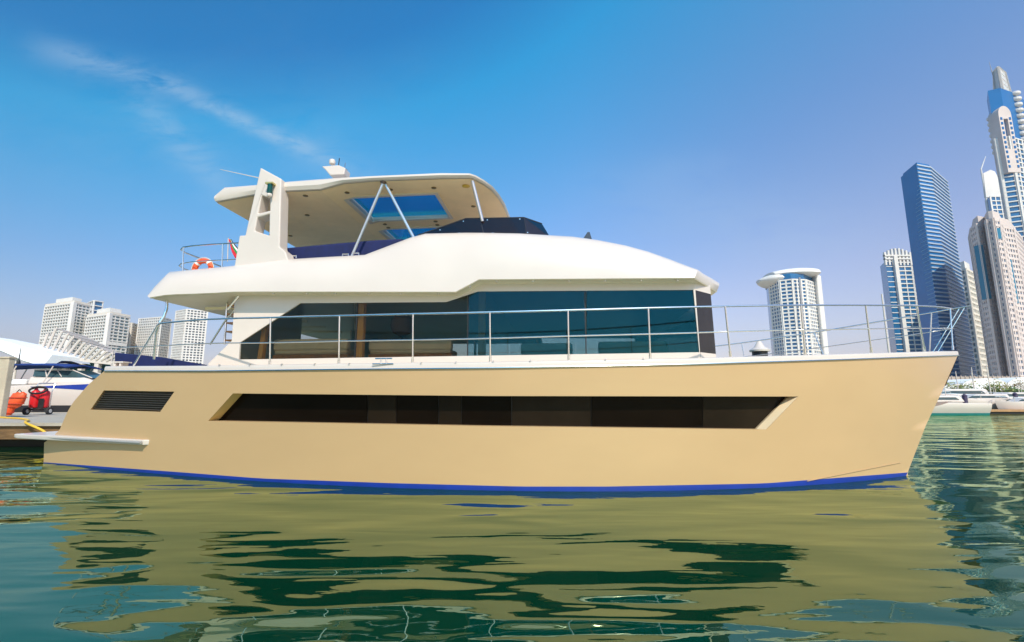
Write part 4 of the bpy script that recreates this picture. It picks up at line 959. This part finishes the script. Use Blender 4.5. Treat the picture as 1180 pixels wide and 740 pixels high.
# jack staff far right of bow rail
p = at(1020.5, 375, 40); t = thing('mast', 'thin white mast rising behind the bow rail in front of the blue towers', 'mast', (p.x, 40, 0)); m = MB(); m.tube([(0, 0, -.5), (0, 0, at(1020, 339, 40).z)], .10, 8, r1=.06); m.build('pole', white_paint, t); m = MB(); m.box(-.14, .14, -.14, .14, .2, .6); m.build('collar', black_plastic, t)

# ------------------------------------------------------------------ towers
def X_at(px, py, Y): return at(px, py, Y).x
def tower(name, label, corners, z1, floor_h, bay, core, frame, slab=.5, pier=.5, proud=.5, skip_faces=(), z0=1.0, group=None, root=None, base_z=None, taper=0.0, pierskip=()):
    cx = sum(c[0] for c in corners)/len(corners); cy = sum(c[1] for c in corners)/len(corners)
    r = root or thing(name, label, 'tower', (cx, cy, 1.0), 0, group)
    P = [Vector((c[0]-r.location.x, c[1]-r.location.y, 0)) for c in corners]; zz0, H = z0-1.0, z1-1.0
    m = MB(); m.plate([(p.x, p.y) for p in P], [], lambda x, y: (x, y, zz0), lambda x, y: (x, y, H)); m.build('glass_wall', core, r)
    m = MB(); n = len(P); ctr = sum(P, Vector())/n
    nf = max(1, int((H-zz0)/floor_h))
    def bar(a, b, nrm, za, zb, d0, d1): m.hexa([(*(a+nrm*d0).xy, za), (*(b+nrm*d0).xy, za), (*(b+nrm*d1).xy, za), (*(a+nrm*d1).xy, za), (*(a+nrm*d0).xy, zb), (*(b+nrm*d0).xy, zb), (*(b+nrm*d1).xy, zb), (*(a+nrm*d1).xy, zb)])
    for i in range(n):
        if i in skip_faces: continue
        a, b = P[i], P[(i+1) % n]; d = b-a; Ln = d.length; d = d/Ln; nrm = Vector((d.y, -d.x, 0))
        if nrm.dot((a+b)/2-ctr) < 0: nrm = -nrm
        if slab:
            for k in range(nf+1):
                z = zz0 + (H-zz0)*k/nf; bar(a, b, nrm, z-slab, z+.02, -.05, proud)
        if pier and i not in pierskip:
            nb = max(1, round(Ln/bay))
            for k in range(nb+1):
                c = a + d*(Ln*k/nb); w2 = pier/2*(1.6 if k in (0, nb) else 1); bar(c-d*w2, c+d*w2, nrm, zz0, H, -.04, proud*.86)
    m.build('facade_grid', frame, r); return r
def crown_box(r, name, pts, z0, z1, m_, hole=False):
    m = MB(); P = [(p[0]-r.location.x, p[1]-r.location.y) for p in pts]; m.plate(P, [], lambda x, y: (x, y, z0-1), lambda x, y: (x, y, z1-1)); return m.build(name, m_, r)

# -- A: rounded white tower with swooping roof (behind the bow)
Y0 = 230; ref = 345
cor = [(X_at(884, ref, 247), 247), (X_at(888, ref, 236), 236), (X_at(900, ref, 228), 228), (X_at(915, ref, 225), 225), (X_at(930, ref, 226), 226), (X_at(940, ref, 232), 232), (X_at(943, ref, 250), 250), (X_at(890, ref, 262), 262)]
zA = at(910, 322, 226).z
rA = tower('tower', 'white gridded tower with rounded front and swooping white roof behind the bow rail', cor, zA, 1.75, 2.2, tower_glass, tower_white, .62, .7, .35, skip_faces=(0, 6, 7))
crown_box(rA, 'blue_band', [(c[0]*.998+.3, c[1]+1) for c in cor], zA+.02, zA+3, tower_glass)
zr = at(910, 308.5, 230).z; xL, xR = X_at(877, 318, 233)-rA.location.x, X_at(943, 315, 229)-rA.location.x
m = MB(); secs_ = []
for k in range(13):
    t = k/12; x = X_at(886, 315, 235)-rA.location.x + (xR-(X_at(886, 315, 235)-rA.location.x))*t; hh = (zr-zA-3.2)*(.25+.75*math.sin(math.pi*min(1, t*.62+.04))**.6); wd = 11*(.35+.65*math.sin(math.pi*min(1, .12+t*.6)))
    zc = zA+2.2-1
    secs_.append([Vector((x, -2+wd*math.cos(a), zc+1.6+(hh*math.sin(a) if math.sin(a) > 0 else 1.4*math.sin(a)))) for a in [2*math.pi*j/18 for j in range(18)]])
m.loft(secs_, closed=True); m.build('swooping_roof', tower_white, rA, smooth=True, angle=50)
m = MB(); secs_ = []
for k in range(9):
    t = k/8; x = xL + 9*t; s_ = math.sin(math.pi*min(.99, .08+t*.5)); secs_.append([Vector((x, -2+9*s_*math.cos(a), zA-1+1.5+3.1*s_*math.sin(a))) for a in [2*math.pi*j/16 for j in range(16)]])
m.loft(secs_, closed=True); m.build('roof_wing', tower_white, rA, smooth=True, angle=50)
xf0, xf1 = X_at(941, 345, 231)-rA.location.x, X_at(947, 345, 231)-rA.location.x
m = MB(); m.box(xf0, xf1, 231-rA.location.y-1.5, 258-rA.location.y, 0, zA+2); m.build('side_fin', tower_white, rA, bevel=.6)
m = MB()
m.tube([(X_at(920, 345, 223.5)-rA.location.x, 222.5-rA.location.y, 0), (X_at(922, 345, 223.5)-rA.location.x, 222.5-rA.location.y, zA-1)], .5, 6); m.build('facade_rib', mat('grey_cladding', (.3, .3, .32), .6), rA)

# -- B: blue tower with white crown frames
yB = 330; rf_ = 330
cB = [(X_at(1017, rf_, yB+14), yB+14), (X_at(1024, rf_, yB), yB), (X_at(1034, rf_, yB), yB), (X_at(1034, rf_, yB+25), yB+25)]
rB = tower('tower', 'blue glass tower with white stripes and open white crown left of the dark wedge tower', cB, at(1025, 301, yB).z, 3.6, 4, tower_glass, tower_white, .5, .0, .3, skip_faces=(0, 2, 3))
cB2 = [(X_at(1037, rf_, yB), yB), (X_at(1053, rf_, yB), yB), (X_at(1056, rf_, yB+22), yB+22), (X_at(1036, rf_, yB+22), yB+22)]
tower('', '', cB2, at(1040, 302, yB).z, 3.0, 5.5, tower_glass, tower_white, .75, .6, .5, root=rB, skip_faces=(2, 3))
m = MB(); x0, x1 = X_at(1033.3, rf_, yB-1)-rB.location.x, X_at(1037.5, rf_, yB-1)-rB.location.x; m.box(x0, x1, yB-2-rB.location.y, yB+1-rB.location.y, 0, at(1035, 297, yB).z); m.build('white_pier', tower_white, rB)
m = MB(); zt0, zt1 = at(1030, 301, yB).z, at(1030, 291, yB).z; xa, xb = X_at(1019, 300, yB)-rB.location.x, X_at(1048, 300, yB)-rB.location.x
for k in range(8):
    x = xa+(xb-xa)*k/7; m.box(x, x+1.2, yB-.8-rB.location.y, yB+.6-rB.location.y, zt0-4, zt1-1+3*math.sin(math.pi*k/7))
for z in (zt0+1, zt1-3): m.box(xa, xb, yB-1.2-rB.location.y, yB+1-rB.location.y, z-1, z)
m.box(xa+9, xb-3, yB+2-rB.location.y, yB+8-rB.location.y, zt0-4, zt1-2); m.build('crown', tower_white, rB)

# -- C: dark blue wedge tower
yC = 250
cC = [(X_at(1037, 197, yC+16), yC+16), (X_at(1057.5, 200, yC), yC), (X_at(1075, 215, yC+3), yC+3), (X_at(1091, 205, yC+22), yC+22), (X_at(1052, 197, yC+34), yC+34)]
zC = at(1047, 197, yC+8).z
rC = tower('tower', 'tall dark blue wedge shaped glass tower with plain left face and striped right face', cC, zC, 2.25, 50, tower_glass_dark, mat('pale_blue_grey_cladding', (.40, .47, .56), .5, var=.1, vscale=.05), .75, 0, .4, skip_faces=(0, 3, 4))
P = [Vector((c[0]-rC.location.x, c[1]-rC.location.y, 0)) for c in cC]
lou = mat('mid_blue_cladding', (.05, .22, .42), .4)
for k in range(int((zC-12)/2.25)):
    z = k*2.25+1.4; a = P[1]; b = P[1].lerp(P[0], .40 if z < zC*.80 else .40*max(0, (zC*.93-z)/(zC*.13)) ); d = Vector(((P[1]-P[0]).y, -(P[1]-P[0]).x, 0)).normalized()
    if (b-a).length < .6: continue
    if d.y > 0: d = -d
    m = MB(); m.hexa([(*(a-d*.1).xy, z), (*(b-d*.1).xy, z), (*(b+d*.25).xy, z), (*(a+d*.25).xy, z), (*(a-d*.1).xy, z+.5), (*(b-d*.1).xy, z+.5), (*(b+d*.25).xy, z+.5), (*(a+d*.25).xy, z+.5)]); m.build('floor_louvre', lou, rC)
crown_box(rC, 'roof_screen', [(c[0]+(rC.location.x-c[0])*.12, c[1]+(rC.location.y-c[1])*.12) for c in cC], zC, zC+2, tower_glass_dark)

# -- D: narrow cream tower
yD = 300
cD = [(X_at(1107, 330, yD), yD), (X_at(1116, 330, yD-6), yD-6), (X_at(1124, 330, yD+4), yD+4), (X_at(1118, 330, yD+24), yD+24), (X_at(1104, 330, yD+20), yD+20)]
zD = at(1112, 312, yD).z
rD = tower('tower', 'narrow cream stone tower squeezed between the dark wedge tower and the round beige tower', cD, zD, 3.4, 3.2, tower_glass_teal, tower_cream, 1.3, .9, .6)
crown_box(rD, 'crown', [(c[0]+(rD.location.x-c[0])*.3, c[1]+(rD.location.y-c[1])*.3) for c in cD], zD, zD+6, tower_white)

# -- E: round beige apartment tower
yE = 215
pE = []
for px, dy in ((1119, 22), (1123, 8), (1130, 2), (1139, 4), (1143, -3), (1150, -5), (1157, -3), (1160, 5), (1172, 8), (1180, 22)):
    pE.append((X_at(px, 290, yE+dy), yE+dy))
pE += [(X_at(1172, 290, yE+36), yE+36), (X_at(1124, 290, yE+36), yE+36)]
zE = at(1140, 256, yE).z
rE = tower('tower', 'beige apartment tower with a rounded bay, blue slit windows and arched top at right', pE, zE, 2.5, 2.2, tower_glass, tower_pink, 1.15, 1.05, .4, skip_faces=(10,))
crown_box(rE, 'crown', [(p[0]+(rE.location.x-p[0])*.16, p[1]+(rE.location.y-p[1])*.16) for p in pE], zE, zE+4.5, tower_pink)
bayp = [(X_at(px, 290, yE+dy)-rE.location.x, yE+dy-rE.location.y) for px, dy in ((1142, 1), (1146, -3.5), (1151, -4.6), (1157, -2.5), (1160, 4), (1156, 12), (1144, 12))]
zB_ = at(1150, 247, yE).z
m = MB(); m.plate(bayp, [], lambda x, y: (x, y, zE-1.01), lambda x, y: (x, y, zB_-1)); m.build('bay_top', tower_pink, rE)
fE = [(1119, 22), (1123, 8), (1130, 2), (1139, 4), (1143, -3), (1150, -5), (1157, -3), (1160, 5), (1172, 8)]
for px0, px1, py0, py1 in ((1130.5, 1135, 283, 345), (1146, 1150.5, 264, 276), (1125, 1128, 270, 279), (1163, 1167, 300, 350)):
    pm_ = (px0+px1)/2; yy = yE+interp(pm_, fE); a, b = at(px0, py1, yy), at(px1, py0, yy)
    x0, x1 = X_at(px0, (py0+py1)/2, yy)-rE.location.x, X_at(px1, (py0+py1)/2, yy)-rE.location.x
    m = MB(); m.box(x0, x1, yy-1.2-rE.location.y, yy+1.5-rE.location.y, a.z-1, b.z-1); m.build('slit_window', mat('teal_strip_glass', (.01, .16, .26), .12, spec=.6), rE)

# -- F: slim tower with sail spire
yF = 400
cF = [(X_at(1137, 240, yF+10), yF+10), (X_at(1143, 240, yF), yF), (X_at(1160, 240, yF), yF), (X_at(1166, 240, yF+24), yF+24), (X_at(1140, 240, yF+30), yF+30)]
zF = at(1150, 226, yF).z
rF = tower('tower', 'slim blue and white tower topped by a white sail and needle behind the beige tower', cF, zF, 4, 4, tower_glass, tower_white, .9, .8, .5, skip_faces=(0,))
sx0, sx1 = X_at(1139, 220, yF)-rF.location.x, X_at(1155, 222, yF)-rF.location.x
m = MB(); out_ = [(sx0, zF-1), (sx0+1.0, at(1143, 198, yF).z-1), (X_at(1145, 194, yF)-rF.location.x, at(1145, 194, yF).z-1), (X_at(1150, 196, yF)-rF.location.x, at(1150, 196, yF).z-1), (X_at(1155, 205, yF)-rF.location.x, at(1155, 205, yF).z-1), (sx1+3, zF-1)]
m.plate(out_, [], lambda x, z: (x, -10, z), lambda x, z: (x, -8.2, z)); m.build('sail', tower_white, rF)
m = MB(); xs0 = X_at(1142, 230, yF)-rF.location.x; m.tube([(xs0, -9, zF-40), (xs0-.5, -9, at(1143, 194, yF).z), (X_at(1141, 180, yF)-rF.location.x, -9, at(1141, 179, yF).z)], .9, 8, r1=.2); m.build('needle', tower_white, rF)

# -- G: the tallest tower, cut by the frame
yG = 290; rg = 180
gx = lambda px, dy=0, py=rg: X_at(px-5, py, yG+dy)
cG = [(gx(1143.5, 12, 130), yG+12), (gx(1150, 0, 150), yG), (gx(1166, -3, 150), yG-3), (gx(1184, 3, 150), yG+3), (gx(1196, 14, 150), yG+14), (gx(1196, 40, 150), yG+40), (gx(1150, 40, 150), yG+40)]
zG1 = at(1150, 160, yG).z; zG2 = at(1150, 104, yG).z; zG3 = at(1158, 72, yG).z
rG = tower('tower', 'tallest tower with blue glass top, white balconies and white lattice crown at the right edge', cG, zG1, 3.3, 4.6, tower_glass, tower_white, .7, 1.2, .55, skip_faces=(5,))
cG2 = [(c[0]+(rG.location.x-c[0])*.04, c[1]+(rG.location.y-c[1])*.04) for c in cG]
crown_box(rG, 'upper_glass', cG2, zG1-1, zG2, tower_glass_dark)
P2 = [Vector((c[0]-rG.location.x, c[1]-rG.location.y, 0)) for c in cG2]
for base, off, s_, nk in ((P2[0], .2, 2.2, 7), (P2[3], -1.5, 2.8, 10)):
    for k in range(nk):
        z = zG1-1-4+k*4.1; m = MB(); m.lathe([(s_*.9, 0), (s_, .4), (s_, 1.6), (s_*.9, 1.9)], (base.x+off, base.y-.5, z), 14); m.build('balcony', tower_white, rG)
# arched stone panel on the front
fx0, fx1 = gx(1148.5, 0, 135)-rG.location.x, gx(1163, 0, 135)-rG.location.x; za = zG1-26; zb2 = at(1155, 122, yG-4).z-1
arch = [(fx0, za), (fx0, zb2-6)] + [(fx0+(fx1-fx0)*(.5-.5*math.cos(math.pi*k/10)), zb2-6+6*math.sin(math.pi*k/10)) for k in range(1, 10)] + [(fx1, zb2-6), (fx1, za)]
w3 = (fx1-fx0)
m = MB(); m.plate(arch, [[(fx0+w3*.33, zb2-30), (fx1-w3*.33, zb2-30), (fx1-w3*.33, zb2-9), (fx0+w3*.33, zb2-9)]], lambda x, z: (x, yG-3.9-rG.location.y, z), lambda x, z: (x, yG+3-rG.location.y, z)); m.build('arch_panel', tower_pink, rG)
for k in range(12):
    for xx in (.16, .84):
        x = fx0+w3*xx; z = za+3+k*3.3
        if z > zb2-9: continue
        m = MB(); m.box(x-.6, x+.6, yG-4.15-rG.location.y, yG-3.8-rG.location.y, z, z+1.7); m.build('panel_window', tower_glass_dark, rG)
cG3 = [(gx(1147.5, 8, 85)-rG.location.x, -8), (gx(1159, 0, 85)-rG.location.x, -14), (gx(1172, 6, 85)-rG.location.x, -6), (gx(1166, 24, 85)-rG.location.x, 12), (gx(1150, 24, 85)-rG.location.x, 12)]
zl0 = zG2-2
m = MB(); ctr = Vector((sum(c[0] for c in cG3)/5, sum(c[1] for c in cG3)/5, 0))
bot = [Vector((c[0], c[1], zl0)) for c in cG3]; tp_ = [Vector((ctr.x+(c[0]-ctr.x)*.72, ctr.y+(c[1]-ctr.y)*.72, zG3-1-(6 if i > 2 else 0))) for i, c in enumerate(cG3)]
for i in range(5): m.poly([bot[i], bot[(i+1) % 5], tp_[(i+1) % 5], tp_[i]])
m.poly(tp_); m.build('crown_core', mat('blue_grey_screen', (.30, .38, .48), .4), rG)
m = MB()
for i in range(5):
    a, b, c_, d = bot[i], bot[(i+1) % 5], tp_[(i+1) % 5], tp_[i]; nr = (b-a).cross(d-a).normalized()*.25
    for t in [k/5 for k in range(6)]:
        m.tube([a.lerp(b, t), d.lerp(c_, t)], .45 if t not in (0, 1) else .9, 5); m.tube([a.lerp(d, t), b.lerp(c_, t)], .45 if 0 < t < 1 else .9, 5)
m.build('crown_lattice', tower_white, rG)
m = MB(); m.tube([(tp_[0].x+1, tp_[0].y+2, zG3-2), (tp_[0].x, tp_[0].y+2, zG3+8)], .35, 6, r1=.1); m.build('needle', mat('grey_cladding', (.3, .3, .32), .6), rG)

# -- left-hand towers
def lt(label, pts, pyt, Y, mat_f, mat_g=tower_glass_teal, fh=3.3, bay=4.2, slab=1.0, pier=.5, crown=True, proud=.9, ref=380):
    c = [(X_at(px, ref, Y+dy), Y+dy) for px, dy in pts]; z = at(pts[1][0], pyt, Y+pts[1][1]).z
    r = tower('tower', label, c, z, fh, bay, mat_g, mat_f, slab, pier, proud)
    if crown:
        crown_box(r, 'cornice', [(p[0]+(p[0]-r.location.x)*.05, p[1]+(p[1]-r.location.y)*.05) for p in c], z+.03, z+1.6, tower_cream)
        crown_box(r, 'roof_house', [(p[0]+(r.location.x-p[0])*.4, p[1]+(r.location.y-p[1])*.4) for p in c], z+1.5, z+6, tower_white)
        m = MB(); i0 = len(c)//2; a = c[1]; m.box(a[0]-r.location.x-1.0, a[0]-r.location.x+1.2, a[1]-r.location.y-1.6, a[1]-r.location.y+1, 0, z-.5); m.build('corner_pier', tower_white, r)
        for f in (.62, .34): 
            m = MB(); P = [(p[0]+(p[0]-r.location.x)*.06, p[1]+(p[1]-r.location.y)*.06) for p in c]; P = [(p[0]-r.location.x, p[1]-r.location.y) for p in P]; m.plate(P, [], lambda x, y: (x, y, z*f), lambda x, y: (x, y, z*f+2.2)); m.build('belt_course', tower_white, r)
    return r
lt('pale balconied tower at far left, tallest of the left group, with stepped roof', [(49, 14), (81, 0), (99, 12), (90, 40), (56, 44)], 349, 330, tower_white, fh=2.1, bay=3.3, slab=.75)
lt('glass topped block rising just behind the tallest left tower', [(98, 10), (104, 0), (114, 6), (112, 30), (98, 30)], 346, 400, tower_white, tower_glass, 4, 6, .8, .4, False)
lt('pale balconied tower second from left, lower twin of the tallest one', [(99, 12), (124.5, 0), (147, 14), (140, 40), (104, 40)], 362, 320, tower_white, fh=2.1, bay=3.3, slab=.75)
lt('plain cream slab tower between the second balconied tower and the windowed block', [(144, 6), (151, 0), (157.5, 8), (155, 28), (144, 28)], 372, 360, tower_cream, window_grey, 1.9, 3, .8, 1.2, False)
lt('wide cream apartment block with many small windows left of the aft deck pole', [(159, 8), (185, 0), (196, 12), (190, 34), (162, 34)], 365, 350, tower_white, window_grey, 1.9, 2.0, .75, .75, False, .4)
lt('tall pale apartment tower behind the aft overhang, nearest to the salon', [(201, 6), (213, -2), (237, 6), (234, 34), (204, 34)], 356, 330, tower_white, window_grey, 1.8, 1.9, .7, .65, False, .4)

# -- marina building with slanting fins and white canopy
yM = 64
mb = thing('marina_building', 'low glass marina building with white columns and a roof of slanting white fins', 'building', (at(110, 440, yM).x, yM, 1.1))
ox = mb.location.x
def mx(px, py, Y=yM): p = at(px, py, Y); return Vector((p.x-ox, Y-yM, p.z-1.1))
a, b = mx(70, 412), mx(175, 423)
m = MB(); m.hexa([(a.x, 1, 0), (b.x, 1, 0), (b.x, 9, 0), (a.x, 9, 0), (a.x, 1, a.z), (b.x, 1, b.z), (b.x, 9, b.z), (a.x, 9, a.z)]); m.build('glass_wall', mat('dark_teal_glass', (.015, .09, .11), .15, var=.3), mb)
m = MB(); m.hexa([(a.x-.3, 0, a.z-.25), (b.x, 0, b.z-.25), (b.x, .9, b.z-.25), (a.x-.3, .9, a.z-.25), (a.x-.3, 0, a.z+.25), (b.x, 0, b.z+.25), (b.x, .9, b.z+.25), (a.x-.3, .9, a.z+.25)]); m.build('roof_beam', white_paint, mb)
for px in (71, 89, 108, 128):
    p = mx(px, 440); zz = a.z+(b.z-a.z)*(p.x-a.x)/(b.x-a.x)-.26; m = MB(); m.box(p.x-.28, p.x+.28, .05, .6, 0, zz); m.build('column', white_paint, mb)
FIN = [((44, 413), (55, 385)), ((49, 414), (64.5, 378.5)), ((55, 415), (71.5, 382)), ((61, 415.5), (78, 385)), ((68, 411), (84.5, 388.5)), ((76, 411), (92, 392)), ((84, 412), (97.5, 395.5)), ((91, 412.5), (104, 398)), ((98, 413.5), (111, 400)), ((105, 414), (117.5, 402.5)), ((111, 415), (123, 405)), ((117, 415.5), (129, 407)), ((123, 416), (135, 409))]
for (p0, p1) in FIN:
    A, B = mx(*p0), mx(*p1); m = MB(); m.tube([A, B], .16, 6); m.tube([B, B+Vector((0, 5, -.6))], .12, 6); m.build('roof_fin', white_paint, mb)
m = MB(); A, B = mx(42, 414), mx(72, 410); m.hexa([(A.x, .2, 0), (B.x-.4, .2, 0), (B.x-.4, 6, 0), (A.x, 6, 0), (A.x, .2, A.z), (B.x-.4, .2, B.z-.9), (B.x-.4, 6, B.z-.9), (A.x, 6, A.z)]); m.build('side_wing', tower_white, mb)
# sweeping canopy
yK = 60
cn = thing('canopy', 'sweeping white fabric canopy rising to the left edge above the sport boat', 'canopy', (at(10, 440, yK).x, yK, 1.1))
tops_ = [(-40, 384), (0, 392), (12, 395), (26, 399.5), (45, 404.5), (60, 409)]; bots_ = [(-40, 392), (0, 400.5), (12, 405), (26, 411), (38, 416.5), (60, 423)]
m = MB(); sec_ = []
for (p, q_) in zip(tops_, bots_):
    A, B = at(*p, yK), at(*q_, yK); o_ = cn.location
    sec_.append([Vector((A.x-o_.x, 0, A.z-1.1)), Vector((B.x-o_.x, -1.2, B.z-1.1)), Vector((B.x-o_.x, -1.0, B.z-1.25)), Vector((A.x-o_.x, 6, A.z-1.2))])
m.loft(sec_, closed=True); m.build('fabric', white_fabric, cn, smooth=True)
for px in (-30, 20):
    m = MB(); A = at(px, 440, yK); m.tube([(A.x-o_.x, -.5, 0), (A.x-o_.x, -.5, at(px, interp(px, bots_), yK).z-1.1)], .15, 8); m.build('support_post', white_paint, cn)

# ------------------------------------------------------------------ the hazy air over the harbour
hm = bpy.data.materials.new('haze_air'); hm.use_nodes = True; ht_ = hm.node_tree; ht_.nodes.clear()
ho = ht_.nodes.new('ShaderNodeOutputMaterial'); pv = ht_.nodes.new('ShaderNodeVolumePrincipled')
pv.inputs['Color'].default_value = (.86, .92, 1.0, 1); pv.inputs['Density'].default_value = 0.00018; pv.inputs['Anisotropy'].default_value = 0.2
ht_.links.new(pv.outputs[0], ho.inputs['Volume'])
m = MB(); m.box(-3050, 3050, -550, 3050, -3.0, 330); hz_ = m.build('haze', hm); tag(hz_, kind='stuff')
